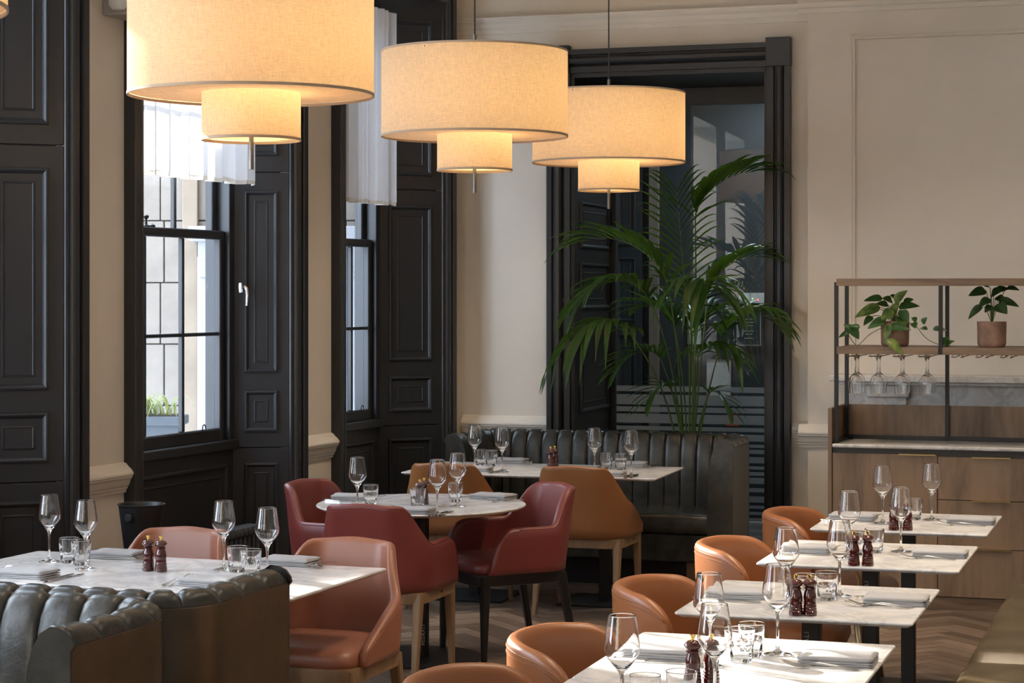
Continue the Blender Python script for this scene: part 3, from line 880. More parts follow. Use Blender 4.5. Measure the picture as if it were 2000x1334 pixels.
# ================================================================== PENDANT LAMPS
def pendant():
    t = thing('pendant_lamp', 'x', 'lamp', Matrix.Identity(4), 'linen drum pendants in a row')
    R, H, r2, h2 = 0.45, 0.415, 0.181, 0.164
    n = 96
    b_ = BM(); lathe(b_, [(R, 0), (R, H)], n); put('outer_shade', b_, 'shade', t, True)
    b_ = BM(); lathe(b_, [(r2, 0.012), (R - 0.004, 0.012)], n); put('underside', b_, 'shade_under', t, True)
    b_ = BM(); lathe(b_, [(r2, -h2), (r2, 0.012)], n); put('inner_shade', b_, 'shade', t, True)
    b_ = BM(); lathe(b_, [(0.0, -h2 + 0.015), (r2 - 0.002, -h2 + 0.015)], n); put('diffuser', b_, 'diffuser', t, True)
    for rr, z in ((R, 0.0), (R, H - 0.010), (r2, -h2)):
        b_ = BM(); lathe(b_, [(rr - 0.003, z), (rr + 0.002, z), (rr + 0.002, z + 0.010), (rr - 0.003, z + 0.010), (rr - 0.003, z)], n); put('trim_ring', b_, 'shade_trim', t, 'auto')
    b_ = BM(); lathe(b_, [(0, -h2 - 0.105), (0.009, -h2 - 0.105), (0.009, H + 0.08), (0, H + 0.08)], 16); put('rod', b_, 'nickel', t, 'auto')
    b_ = BM(); tube(b_, [(0, 0, H + 0.08), (0, 0, CEIL - 2.52)], 0.004, 8); put('flex', b_, 'metal_black', t)
    b_ = BM()
    for k in range(3):
        a = 2 * PI * k / 3
        tube(b_, [(0, 0, H - 0.02), (R * math.cos(a), R * math.sin(a), H - 0.02)], 0.004, 6)
    put('spider', b_, 'nickel', t)
    return t
def lampP(px, py_bottom, width):
    Y = F * 0.90 / width
    return Vector(((px - CX) * Y / F, Y, HE + (HY - py_bottom) * Y / F))
LP = [(lampP(491, 188, 478), 'largest linen drum pendant, hanging over the left table by the windows'),
      (lampP(927, 268, 364), 'middle linen drum pendant hanging over the round table'),
      (lampP(1189, 319, 298), 'smallest, furthest linen drum pendant hanging in front of the palm')]
d12 = LP[1][0] - LP[0][0]
LP.append((Vector((LP[0][0].x - d12.x * 1.0, LP[0][0].y - d12.y, LP[0][0].z)), 'linen drum pendant cut off at the top left corner'))
lamp0 = pendant()
for i, (p, lab) in enumerate(LP):
    X = Matrix.Translation(p)
    if i == 0:
        lamp0.matrix_basis = X; lamp0['label'] = lab
    else:
        dup(lamp0, X, lab)
    for dz, e in ((0.20, 8.2), (-0.05, 0.5)):
        l = bpy.data.lights.new('bulb', 'POINT'); l.energy = e; l.color = (1, 0.77, 0.50); l.shadow_soft_size = 0.05
        o = bpy.data.objects.new('bulb', l); o.location = p + Vector((0.05, 0, dz)); COL.objects.link(o)

# ================================================================== TABLES
TH = 0.75
def table_top_rect(bm, w_, d_, r=0.012, th=0.016):
    def rr(ins, z):
        pts = []
        hw, hd = w_ / 2 - ins, d_ / 2 - ins
        for cx, cy, a0 in ((hw - r, hd - r, 0), (-hw + r, hd - r, PI / 2), (-hw + r, -hd + r, PI), (hw - r, -hd + r, 1.5 * PI)):
            for k in range(5):
                a = a0 + PI / 2 * k / 4
                pts.append(Vector((cx + r * math.cos(a), cy + r * math.sin(a), z)))
        return pts
    vv = grid(bm, [rr(0.002, TH), rr(0, TH - 0.003), rr(0, TH - 0.007), rr(0.014, TH - th)], closev=True)
    bm.faces.new(vv[0]); bm.faces.new(vv[-1][::-1])
def rect_table(label, c, w_, d_, ang, cols=((0, 0),), group=None, brand=False, base=0.44):
    t = thing('dining_table', label, 'table', frame(c.x, c.y, 0, ang), group)
    b_ = BM(); table_top_rect(b_, w_, d_); put('table_top', b_, 'marble_top', t)
    for (x, y) in cols:
        b_ = BM(); box(b_, x - 0.03, x + 0.03, y - 0.03, y + 0.03, 0.012, TH - 0.03, 0.003, 1)
        box(b_, x - 0.2, x + 0.2, y - 0.03, y + 0.03, TH - 0.03, TH - 0.016); co = put('column', b_, 'metal_black', t)
        b_ = BM(); box(b_, x - base / 2, x + base / 2, y - base / 2, y + base / 2, 0.0, 0.012, 0.003, 1); put('base_plate', b_, 'metal_black', t)
        if brand:
            lettering(co, Matrix.Translation((x - 0.012, y - 0.0312, 0.60)) @ Matrix.Rotation(PI / 2, 4, 'X') @ Matrix.Rotation(PI / 2, 4, 'Z'))
    return t
def lettering(parent, X):
    cu = bpy.data.curves.new('lettering', 'FONT'); cu.body = 'PEDRALI'; cu.size = 0.022; cu.space_character = 1.25
    cu.align_x = 'CENTER'; cu.align_y = 'CENTER'; cu.extrude = 0.0004
    o = bpy.data.objects.new('lettering', cu); COL.objects.link(o)
    dg = bpy.context.evaluated_depsgraph_get()
    me = bpy.data.meshes.new_from_object(o.evaluated_get(dg))
    bpy.data.objects.remove(o)
    me.materials.clear(); me.materials.append(M['print_grey'])
    link('lettering', me, parent, X)
def mid(*ps):
    s = Vector((0, 0, 0))
    for p in ps: s += p
    return s / len(ps)
def g(px, py): return G(px, py, TH)
TC = {}
TC[2] = mid(g(1414, 1132.4), g(1840, 1150), g(1316, 1195), g(1781, 1220.4))
TC[3] = mid(g(1545, 1054), g(1915.7, 1068.7), g(1473, 1098.8), g(1874.8, 1114))
TC[4] = mid(g(1625.5, 999.8), g(1966.8, 1009), g(1581, 1030), g(1930, 1041.8))
TW, TDp = 0.755, 0.775
V3 = Vector((V2.x, V2.y, 0)); U3 = Vector((U2.x, U2.y, 0))
TC[1] = mid(g(1256, 1234), g(1750.4, 1259.6)) - V3 * (TDp / 2)
TC[0] = TC[1] - V3 * (TDp + 0.004)
NAME = {0: 'square marble table at the very bottom edge, nearest the camera', 1: 'front square marble table in the right row, sunlight across it',
        2: 'second square marble table of the right row, counted from the camera', 3: 'third square marble table of the right row, counted from the camera',
        4: 'square marble table of the right row closest to the wooden cabinet'}
AT = {0: 'the nearest table at the bottom edge', 1: 'the front table of the right row', 2: 'the second table of the right row', 3: 'the third table of the right row', 4: 'the right-row table by the cabinet'}
for k in range(5):
    rect_table(NAME[k], TC[k], TW, TDp, A_U, group='square tables along the bench', brand=(k in (2, 3)))
A_LT = -math.radians(20.3)
lt_br = g(756.5, 1109.7); lt_bl = g(75, 1075.7)
ul = (lt_br - lt_bl).normalized(); vl = Vector((-ul.y, ul.x, 0))
LTW = (lt_br - lt_bl).length
LTC = mid(lt_br, lt_bl) - vl * 0.40
A_LT = math.atan2(ul.y, ul.x)
rect_table('long marble table at the left, set behind the fluted booth', LTC, LTW, 0.80, A_LT, ((-0.42, 0), (0.42, 0)))
bt_r, bt_f, bt_l = g(1343.4, 912), g(1280.7, 935), g(782.4, 922)
ub = (bt_f - bt_l).normalized(); vb = Vector((-ub.y, ub.x, 0))
BTW = (bt_f - bt_l).length
BTC = mid(bt_f, bt_l) + vb * 0.39
A_BT = math.atan2(ub.y, ub.x)
rect_table('long marble table in front of the leather booth at the back', BTC, BTW, 0.78, A_BT, ((-0.42, 0), (0.36, 0)), base=0.46)
RC = Vector((-0.44, 9.93, 0)); RR = 0.508
t = thing('round_table', 'round marble table with dark disc base among the red chairs', 'table', frame(RC.x, RC.y))
b_ = BM(); lathe(b_, [(0, TH - 0.016), (RR - 0.016, TH - 0.016), (RR, TH - 0.006), (RR, TH - 0.003), (RR - 0.003, TH), (0, TH)], 96); put('table_top', b_, 'marble_top', t, 'auto')
b_ = BM(); lathe(b_, [(0, 0.012), (0.038, 0.012), (0.038, TH - 0.03), (0.16, TH - 0.022), (0.16, TH - 0.016), (0, TH - 0.016)], 32); co = put('column', b_, 'metal_black', t, 'auto')
lettering(co, Matrix.Translation((0.012, -0.0385, 0.12)) @ Matrix.Rotation(PI / 2, 4, 'X') @ Matrix.Rotation(PI / 2, 4, 'Z'))
b_ = BM(); lathe(b_, [(0, 0), (0.30, 0), (0.30, 0.009), (0.297, 0.012), (0, 0.012)], 64); put('base_plate', b_, 'metal_black', t, 'auto')

# ================================================================== DINING CHAIRS
def chair_path(n=64):
    hw, yf, yb, rc = 0.270, 0.165, -0.255, 0.17
    pts = [(hw, yf + (-(yf - (yb + rc))) * i / 10) for i in range(10)]
    for i in range(17):
        a = PI / 2 * i / 16
        pts.append((hw - rc + rc * math.cos(a), yb + rc - rc * math.sin(a)))
    for i in range(1, 7):
        pts.append(((hw - rc) * (1 - i / 6), yb))
    full = pts + [(-x, y) for x, y in pts[-2::-1]]
    return full
def make_chair(upholstery, legmat, wing=False):
    t = thing('dining_chair', 'x', 'chair', Matrix.Identity(4))
    P = chair_path()
    cum = [0]
    for a, c in zip(P, P[1:]): cum.append(cum[-1] + math.hypot(c[0] - a[0], c[1] - a[1]))
    tot = cum[-1]
    z0, zb, za, th = 0.425, 0.83, 0.655, 0.042
    rows = []
    for i, (x, y) in enumerate(P):
        a = P[max(i - 1, 0)]; c = P[min(i + 1, len(P) - 1)]
        tx, ty = c[0] - a[0], c[1] - a[1]
        l = math.hypot(tx, ty); nx, ny = ty / l * -1, tx / l      # outward
        if nx * x + ny * (y + 0.05) < 0: nx, ny = -nx, -ny
        d = abs(cum[i] - tot / 2)                      # arc length from the middle of the back
        e = tot / 2 - d                                # arc length to the arm end
        zt = za + (zb - za) * (1 - sm(0.165, 0.335, d)) - 0.010 * sm(0.0, 0.17, d)
        rt = 0.07
        if wing:
            q_ = max(0.0, min(1.0, (d - 0.27) / (tot / 2 - 0.27)))
            zt = 0.665 + (zb - 0.665) * (1 - sm(0.165, 0.335, d)) - 0.010 * sm(0.0, 0.17, d) - (0.665 - 0.495) * q_ ** 1.3
        elif e < rt: zt -= rt - math.sqrt(max(0, rt * rt - (rt - e) ** 2))
        back = 1 - sm(0.12, 0.30, d)
        out_top = 0.075 * back - 0.012 * (1 - back)
        slant = (0.02 if wing else 0.055) * (1 - sm(0.0, 0.16, e))
        pinch = 1 - 0.18 * back                         # back narrows towards the top
        thk = th * (0.75 + 0.25 * sm(0, 0.05, e))
        ring = []
        m_ = 8
        def pt(off, z):
            f = (z - z0) / (zb - z0)
            o_ = off + out_top * f * f + 0.012 * math.sin(PI * min(1, f))
            k_ = 1 - 0.10 * max(0, f - 0.45) / 0.55 if True else 1
            return Vector(((x + nx * o_) * k_, y + ny * o_ + slant * (1 - 2.0 * f), z))
        for k in range(m_): ring.append(pt(0, z0 + (zt - thk * 0.5 - z0) * k / (m_ - 1)))
        for k in range(1, 6):
            a_ = PI * k / 6
            ring.append(pt(-thk / 2 + thk / 2 * math.cos(a_), zt - thk * 0.5 + thk * 0.5 * math.sin(a_)))
        for k in range(m_): ring.append(pt(-thk, zt - thk * 0.5 + (z0 - (zt - thk * 0.5)) * k / (m_ - 1)))
        rows.append(ring)
    b_ = BM(); grid(b_, rows, closev=True, caps=True); put('backrest', b_, upholstery, t, True)
    # seam along the top of the back, where the inner and outer covers meet
    b_ = BM()
    tube(b_, [r[7 + 1] + Vector((0, 0, 0.0005)) for r in rows[4:-4]], 0.0022, 5); put('piping', b_, upholstery, t, True)
    # seat
    b_ = BM()
    rows = []
    n = 48
    def seatpt(a, s, z):
        c, s_ = math.cos(a), math.sin(a)
        ex = 0.32
        return Vector((0.243 * s * math.copysign(abs(c) ** ex, c), 0.025 + 0.245 * s * math.copysign(abs(s_) ** ex, s_), z))
    for s, z in ((0.90, 0.415), (0.985, 0.42), (1.0, 0.44), (0.99, 0.462), (0.93, 0.482), (0.7, 0.494), (0.35, 0.496), (0.02, 0.496)):
        rows.append([seatpt(2 * PI * k / n, s, z) for k in range(n)])
    vv = grid(b_, rows, closev=True); b_.faces.new(vv[-1]); b_.faces.new(vv[0][::-1]); put('seat', b_, upholstery, t, True)
    # seat rail
    b_ = BM()
    for s, z in (): pass
    rows = []
    for s, z in ((0.99, 0.368), (1.035, 0.372), (1.05, 0.41), (1.04, 0.424), (0.9, 0.424), (0.9, 0.368)):
        rows.append([seatpt(2 * PI * k / n, s, z) for k in range(n)])
    grid(b_, rows, closeu=True, closev=True); put('seat_rail', b_, legmat, t, 'auto')
    for sx in (-1, 1):
        for y0_, y1_ in ((0.225, 0.235), (-0.185, -0.265)):
            b_ = BM(); taper(b_, (sx * 0.222, y0_, 0.415), (sx * 0.232, y1_, 0.0), 0.046, 0.026); put('leg', b_, legmat, t)
    b_ = BM(); box(b_, 0.246, 0.257, 0.02, 0.038, 0.398, 0.410); put('tag', b_, 'metal_black' if legmat == 'oak' else 'print_grey', t)
    return t
# frames: local +y is the direction the sitter faces
def face(dx, dy): return math.atan2(dy, dx) - PI / 2
protos = {}
def dining_chair(key, upholstery, legmat, c, ang, label, group):
    if key not in protos:
        protos[key] = make_chair(upholstery, legmat, key in ('tan', 'brown'))
        o = protos[key]; o.matrix_basis = frame(c[0], c[1], 0, ang); tag(o, label, 'chair', group)
    else:
        dup(protos[key], frame(c[0], c[1], 0, ang), label, group)
fv = face(V2.x, V2.y); fmv = face(-vl.x, -vl.y)
dining_chair('red', 'red', 'oak', (-0.575, 9.46), fv, 'deep red armchair with oak legs, its back to the camera at the round table', 'red chairs around the round table')
dining_chair('red', 'red', 'oak', (-0.80, 10.25), face(0.82, -0.45), 'red armchair at the left of the round table by the window', 'red chairs around the round table')
dining_chair('redb', 'red', 'blackwood', (-0.03, 10.08), face(-0.89, -0.456), 'red armchair with black legs at the right of the round table', 'red chairs around the round table')
dining_chair('tan', 'tan', 'oak', (-1.41, 7.98), fmv, 'pinkish tan armchair behind the left table, in front of the black bucket', 'tan chairs at the left table')
dining_chair('tan', 'tan', 'oak', (-0.715, 7.63), fmv, 'pinkish tan armchair at the right end of the left table', 'tan chairs at the left table')
dining_chair('brown', 'brown', 'oak', (-0.30, 11.68), fv, 'brown leather chair behind the round table, back to the camera', 'brown chairs at the back table')
dining_chair('brown', 'brown', 'oak', (0.425, 11.47), fv, 'brown leather chair in front of the dark booth, back to the camera', 'brown chairs at the back table')

# ================================================================== TUB CHAIRS
def make_tub():
    t = thing('tub_chair', 'x', 'chair', Matrix.Identity(4), 'orange tub chairs along the square tables')
    # local +y: sitter faces +y ; back shell is an arc round -y
    R = 0.285; n = 60
    a0 = math.radians(87)
    rows = []
    th = 0.05
    for i in range(n + 1):
        u = -1 + 2 * i / n
        a = a0 * u
        cx_, cy_ = math.sin(a), -math.cos(a)
        Rx = R
        e = (1 - abs(u)) * a0 * R
        zt = 0.785 - 0.015 * sm(0.3, 0.9, abs(u))
        zb = 0.43 + 0.05 * sm(0.6, 1, abs(u))
        rt = 0.15
        if e < rt:
            k = rt - math.sqrt(max(0, rt * rt - (rt - e) ** 2)); zt -= k * 0.95
        thk = th * (0.55 + 0.45 * sm(0, 0.06, e))
        zt = max(zt, zb + thk)
        flare = 0.035
        ring = []
        def pt(off, z):
            f = (z - 0.46) / 0.32
            r = Rx + off + flare * f
            return Vector((cx_ * r, cy_ * r * 0.92 + 0.05, z))
        m_ = 7
        for k in range(m_): ring.append(pt(0.010 * math.sin(PI * k / (m_ - 1)), zb + thk * 0.5 + (zt - zb - thk) * k / (m_ - 1)))
        for k in range(1, 7):
            q = PI * k / 7
            ring.append(pt(-thk / 2 + thk / 2 * math.cos(q), zt - thk / 2 + thk / 2 * math.sin(q)))
        for k in range(m_): ring.append(pt(-thk, zt - thk * 0.5 - (zt - zb - thk) * k / (m_ - 1)))
        for k in range(1, 7):
            q = PI + PI * k / 7
            ring.append(pt(-thk / 2 + thk / 2 * math.cos(q), zb + thk / 2 + thk / 2 * math.sin(q)))
        rows.append(ring)
    b_ = BM(); grid(b_, rows, closev=True, caps=True); put('backrest', b_, 'orange', t, True)
    b_ = BM(); tube(b_, [r[6] + Vector((0, 0, 0.0)) for r in rows[2:-2]], 0.0022, 5); put('piping', b_, 'orange', t, True)
    b_ = BM()
    line = [r[6].lerp(r[5], 0.3) for r in rows[3:-3]]
    for k in range(0, len(line) - 1):
        for q in range(3):
            p = line[k].lerp(line[k + 1], q / 3); p2 = line[k].lerp(line[k + 1], q / 3 + 0.2)
            o_ = Vector((p.x, p.y - 0.05, 0)).normalized() * 0.0012
            tube(b_, [p + o_, p2 + o_], 0.0011, 4)
    put('stitching', b_, 'stitch', t)
    # seat: rounded shell with cushion
    b_ = BM(); rows = []; n2 = 48
    def sp(a, s, z):
        c, s_ = math.cos(a), math.sin(a)
        return Vector((0.262 * s * math.copysign(abs(c) ** .6, c), 0.075 + 0.29 * s * math.copysign(abs(s_) ** .6, s_), z))
    for s, z in ((0.55, 0.335), (0.80, 0.352), (0.94, 0.385), (1.0, 0.425), (0.985, 0.458), (0.93, 0.476), (0.6, 0.486), (0.02, 0.488)):
        rows.append([sp(2 * PI * k / n2, s, z) for k in range(n2)])
    vv = grid(b_, rows, closev=True); b_.faces.new(vv[0][::-1]); b_.faces.new(vv[-1]); put('seat', b_, 'orange', t, True)
    for sx in (-1, 1):
        # brass arm tube from the back of the shell round to the front leg
        b_ = BM()
        pts = bez((sx * 0.20, -0.22, 0.56), (sx * 0.31, -0.14, 0.575), (sx * 0.325, 0.05, 0.585), (sx * 0.315, 0.15, 0.585), 10) + bez((sx * 0.315, 0.15, 0.585), (sx * 0.31, 0.235, 0.585), (sx * 0.30, 0.25, 0.55), (sx * 0.285, 0.235, 0.40), 8)[1:]
        tube(b_, pts, 0.008, 8); put('arm_tube', b_, 'brass', t, True)
        for y0_, y1_ in ((0.21, 0.26), (-0.11, -0.20)):
            b_ = BM(); tube(b_, [(sx * 0.20, y0_, 0.36), (sx * 0.255, y1_, 0.0)], [0.019, 0.011], 12); put('leg', b_, 'bronze', t, True)
    return t
tub0 = None
TUBL = ['orange tub chair cut off at the bottom edge, nearest the camera', 'orange tub chair beside the front table of the right row', 'orange tub chair beside the second table of the right row',
        'orange tub chair beside the third table of the right row', 'orange tub chair furthest back, beside the table by the cabinet']
fu = face(U2.x, U2.y)
TUBC = {}
for k, (pxl, pyt) in enumerate([(778, 1330), (982, 1245), (1187, 1143), (1348, 1063), (1480, 1003)]):
    # leftmost point of the rim fixes the chair: rim height 0.78 there
    p = G(pxl, pyt, 0.765)
    c = p + U3 * 0.265 + V3 * 0.02
    TUBC[k] = c
    if tub0 is None:
        tub0 = make_tub(); tub0.matrix_basis = frame(c.x, c.y, 0, fu); tub0['label'] = TUBL[k]
    else:
        dup(tub0, frame(c.x, c.y, 0, fu), TUBL[k])

# ================================================================== BOOTHS
def make_booth(name, label, M4, Wd, arm, group, nback, narm, outer='sofa', zt=0.895):
    """local: x width, y=0 outer back, seat towards -y"""
    t = thing(name, label, 'booth', M4, group)
    hw = Wd / 2; rc = 0.20
    # outer path from right arm front, round the back, to left arm front
    pts = []
    for i in range(13): pts.append(Vector((hw, -arm + (arm - rc) * i / 12, 0)))
    for i in range(1, 17):
        a = PI / 2 * i / 16
        pts.append(Vector((hw - rc + rc * math.cos(a), -rc + rc * math.sin(a), 0)))
    for i in range(1, 41): pts.append(Vector(((hw - rc) * (1 - 2 * i / 40), 0, 0)))
    for i in range(1, 17):
        a = PI / 2 + PI / 2 * i / 16
        pts.append(Vector((-hw + rc + rc * math.cos(a), -rc + rc * math.sin(a), 0)))
    for i in range(1, 13): pts.append(Vector((-hw, -rc - (arm - rc) * i / 12, 0)))
    cum = [0]
    for a, c in zip(pts, pts[1:]): cum.append(cum[-1] + (c - a).length)
    tot = cum[-1]
    def at(s):
        s = max(0, min(tot, s))
        for i in range(len(pts) - 1):
            if s <= cum[i + 1] + 1e-9:
                f = (s - cum[i]) / (cum[i + 1] - cum[i])
                p = pts[i].lerp(pts[i + 1], f)
                tg = (pts[i + 1] - pts[i]).normalized()
                t2 = (pts[min(i + 2, len(pts) - 1)] - pts[min(i + 1, len(pts) - 2)]).normalized()
                tg = tg.lerp(t2, f * 0.5).normalized()
                return p, Vector((-tg.y, tg.x, 0))       # inward normal (path runs counter-clockwise)
        return pts[-1], Vector((1, 0, 0))
    # outer shell panel
    rows = []
    NS = 120
    for i in range(NS + 1):
        p, n_ = at(tot * i / NS)
        rows.append([p + Vector((0, 0, 0.10)), p + Vector((0, 0, zt - 0.050)), p + n_ * 0.010 + Vector((0, 0, zt - 0.040)), p + n_ * 0.05 + Vector((0, 0, zt - 0.05)), p + n_ * 0.05 + Vector((0, 0, 0.10))])
    b_ = BM(); grid(b_, rows, closev=True, caps=True); put('outer_panel', b_, outer, t, 'auto')
    # flutes
    sa = arm + 0.0; cuts = []
    armlen = arm - rc + rc * PI / 4
    edges_ = [armlen * k / narm for k in range(narm)] + [armlen + (tot - 2 * armlen) * k / nback for k in range(nback)] + [tot - armlen + armlen * k / narm for k in range(narm + 1)]
    prof = [(0.145, 0.40), (0.142, 0.52), (0.136, 0.64), (0.128, 0.74), (0.120, 0.80), (0.106, 0.845), (0.085, zt - 0.022), (0.060, zt - 0.006), (0.036, zt - 0.008), (0.016, zt - 0.017), (0.004, zt - 0.032), (0.001, zt - 0.046)]
    pn = []
    for k in range(len(prof)):
        a = prof[max(0, k - 1)]; c = prof[min(len(prof) - 1, k + 1)]
        dx, dz = c[0] - a[0], c[1] - a[1]
        l = math.hypot(dx, dz); pn.append((dz / l, -dx / l))
    for e0, e1 in zip(edges_, edges_[1:]):
        b_ = BM(); rows = []
        na = 14
        wloc = e1 - e0
        bl = 0.012
        for i in range(na + 1):
            x = math.sin(PI / 2 * (-1 + 2 * i / na))
            s = (e0 + e1) / 2 + x * (wloc / 2 - 0.0006)
            p, n_ = at(s)
            bl_ = bl * (math.sqrt(max(0, 1 - abs(x) ** 4.0)) - 0.5)
            row = []
            for kp, ((q, z), (ni, nz)) in enumerate(zip(prof, pn)):
                wt = {len(prof) - 1: 0.0, len(prof) - 2: 0.45, len(prof) - 3: 0.8}.get(kp, 1.0)
                qq = q + ni * bl_ * wt; zz = z + nz * bl_ * wt - 0.011 * abs(x) ** 4 * sm(0.78, zt - 0.03, z) * wt
                row.append(p + n_ * max(0.0, qq) + Vector((0, 0, zz)))
            rows.append(row)
        grid(b_, rows); put('flute', b_, 'sofa', t, True)
    # arm fronts
    for s in (0.0, tot):
        p, n_ = at(s)
        b_ = BM()
        out = [(0.0, 0.10)] + [(0.0, zt - 0.055)] + [(q + ni * 0.012, z + nz * 0.012) for (q, z), (ni, nz) in list(zip(prof, pn))[::-1]] + [(0.150, 0.10)]
        ysg = Vector((0, -1, 0))
        rws = []
        for d_, k_ in ((0.0, 1.0), (0.010, 1.0), (0.016, 0.975)):
            cxq, czq = 0.075, 0.5
            rws.append([p + n_ * (cxq + (q - cxq) * k_) + Vector((0, 0, czq + (z - czq) * (1 if z < 0.12 else (k_ * 0.3 + 0.7)))) + ysg * d_ for q, z in out])
        vv = grid(b_, rws, closev=True); b_.faces.new(vv[-1]); put('arm_front', b_, 'sofa', t, 'auto')
    # seat cushion, base and plinth
    b_ = BM(); box(b_, -hw + 0.13, hw - 0.13, -arm - 0.02, -0.12, 0.335, 0.455, 0.04, 4); put('seat_cushion', b_, 'sofa', t, True)
    b_ = BM(); box(b_, -hw + 0.05, hw - 0.05, -arm + 0.0, -0.05, 0.17, 0.335, 0.012, 2); put('base', b_, 'sofa', t)
    b_ = BM(); box(b_, -hw + 0.10, hw - 0.10, -arm + 0.16, -0.08, 0.0, 0.17); put('plinth', b_, 'blackwood', t)
    for sx in (-1, 1):
        b_ = BM(); prism(b_, [(sx * (hw - 0.30), -arm + 0.08), (sx * (hw - 0.06), -arm + 0.08), (sx * (hw - 0.06), -arm + 0.16), (sx * (hw - 0.30), -arm + 0.16)], 0.0, 0.17); put('foot', b_, 'oak', t)
    return t
# booth at the back: seat front near photo (1300,1040)
pf = G(1300, 1040, 0.345)
bk_front = pf
cR = bk_front + V3 * 0.66
# right outer side at photo x 1440 on the front line
def on_line(p0, d, px):
    r = (px - CX) / F
    tt = (r * p0.y - p0.x) / (d.x - r * d.y)
    return p0 + d * tt
pr = on_line(bk_front, U3, 1432); pr.z = 0
Wb = 1.80
cb = pr - U3 * (Wb / 2) + V3 * 0.66
make_booth('booth_sofa', 'dark grey-green fluted leather booth against the back, in front of the palm', frame(cb.x, cb.y, 0, A_U), Wb, 0.66, 'fluted leather booths', 17, 4, 'sofa', 0.905)
# back-to-back booths at the front left
vlt = vl; ult = ul
arm_end = Vector((-0.703, 6.466, 0))
corner = arm_end - vlt * 0.64
Wf = 2.0
c1 = corner - ult * (Wf / 2)
make_booth('booth_sofa', 'fluted booth seen from behind, plain brown back, serving the left table', frame(c1.x, c1.y, 0, A_LT + PI), Wf, 0.63, 'fluted leather booths', 17, 4, 'sofa_brown', 0.905)
c2 = corner - ult * (Wf / 2) - vlt * 0.012 + ult * 0.0
make_booth('booth_sofa', 'nearest fluted leather booth in the bottom left corner, facing the camera', frame(c2.x, c2.y, 0, A_LT), Wf, 0.60, 'fluted leather booths', 15, 4, 'sofa_brown', 0.905)

# ---- olive bench along the right row
e0_ = G(1890, 1285, 0.45); e1_ = G(1980, 1135, 0.45)
bd = (e1_ - e0_).normalized(); ab = math.atan2(bd.y, bd.x) - PI / 2
bn = thing('banquette', 'olive leather bench along the right edge, beside the square tables', 'bench', frame(e0_.x, e0_.y, 0, ab))
def cushion(bm, x0, x1, y0, y1, z0, z1):
    nx_, ny_ = 24, 24
    top = []
    for i in range(nx_ + 1):
        row = []
        for j in range(ny_ + 1):
            u, v_ = i / nx_, j / ny_
            ed = min(1, min(u, 1 - u) / 0.10) ; ev = min(1, min(v_, 1 - v_) / 0.06)
            hh = math.sqrt(max(0, 1 - (1 - ed) ** 2)) * math.sqrt(max(0, 1 - (1 - ev) ** 2))
            z = z0 + 0.05 + (z1 - z0 - 0.05) * hh + 0.004 * math.sin(14 * v_ + 3 * u) * hh + 0.003 * math.sin(31 * v_ - 5 * u + 1) * hh
            row.append(Vector((x0 + (x1 - x0) * u, y0 + (y1 - y0) * v_, z)))
        top.append(row)
    vv = grid(bm, top)
    bot = grid(bm, [[Vector((x0, y0, z0)), Vector((x0, y1, z0))], [Vector((x1, y0, z0)), Vector((x1, y1, z0))]])
    # skirt
    box(bm, x0 + 0.004, x1 - 0.004, y0 + 0.004, y1 - 0.004, z0, z0 + 0.055)
for (y0_, y1_) in ((-4.2, -2.1), (-2.095, -0.005), (0.0, 2.1)):
    b_ = BM(); cushion(b_, -0.02, 0.56, y0_, y1_, 0.33, 0.455); put('seat_cushion', b_, 'olive', bn, True)
b_ = BM(); box(b_, 0.02, 0.66, -4.2, 2.1, 0.10, 0.345); put('base', b_, 'olive', bn)
b_ = BM(); box(b_, 0.08, 0.64, -4.2, 2.06, 0.0, 0.10); put('plinth', b_, 'blackwood', bn)
for (y0_, y1_) in ((-4.2, -2.1), (-2.095, -0.005), (0.0, 2.1)):
    b_ = BM(); box(b_, 0.53, 0.70, y0_, y1_, 0.345, 0.86, 0.04, 3); put('back_cushion', b_, 'olive', bn, True)

# ================================================================== CABINET, SHELVING, MANTELPIECE
cabp = Vector((1.797, 11.645, 0))
CB = frame(cabp.x, cabp.y, 0, A_U)
def cz(px, py, y=0.0):
    """local x,z of a point of the cabinet front plane (offset y) seen at a photo pixel"""
    inv = CB.inverted(); o = inv @ Vector((0, 0, HE)); d = inv.to_3x3() @ Vector(((px - CX) / F, 1, (HY - py) / F))
    tt = (y - o.y) / d.y
    p = o + tt * d
    return p.x, p.z
CW, CD = 2.3, 0.46
HC = cz(1640, 868)[1]
cab = thing('cabinet', 'wood veneer sideboard with brass pulls below the shelf rack', 'cabinet', CB)
b_ = BM(); box(b_, 0.0, 0.022, -0.002, CD, 0.0, cz(1617, 797)[1], 0.0015, 1); put('side_panel', b_, 'cab', cab)
b_ = BM(); box(b_, 0.022, CW, CD - 0.02, CD, 0.0, cz(1660, 789, CD)[1]); put('back_panel', b_, 'cab_v' if 'cab_v' in M else 'cab', cab)
b_ = BM(); box(b_, 0.022, CW, 0.018, CD - 0.02, 0.0, HC - 0.02); put('carcass', b_, 'jamb', cab)  # coloured dark to put shade into the gaps between the fronts
zk = cz(1850, 1166)[1]; ztop = cz(1640, 884)[1]
xs = cz(1831, 1000)[0]
def front(name, x0, x1, z0, z1, hx0, hx1, hz):
    b_ = BM(); box(b_, x0 + 0.0022, x1 - 0.0022, 0.0, 0.018, z0 + 0.0022, z1 - 0.0022, 0.001, 1); o = put(name, b_, 'cab', cab)
    b_ = BM(); box(b_, hx0, hx1, -0.022, 0.004, hz - 0.001, hz + 0.003); box(b_, hx0, hx1, -0.022, -0.020, hz - 0.004, hz + 0.003)
    put('handle', b_, 'brass', o, label='slim brass pull')
front('door', 0.024, xs, zk, ztop, cz(1756, 886)[0], cz(1828, 886)[0], ztop)
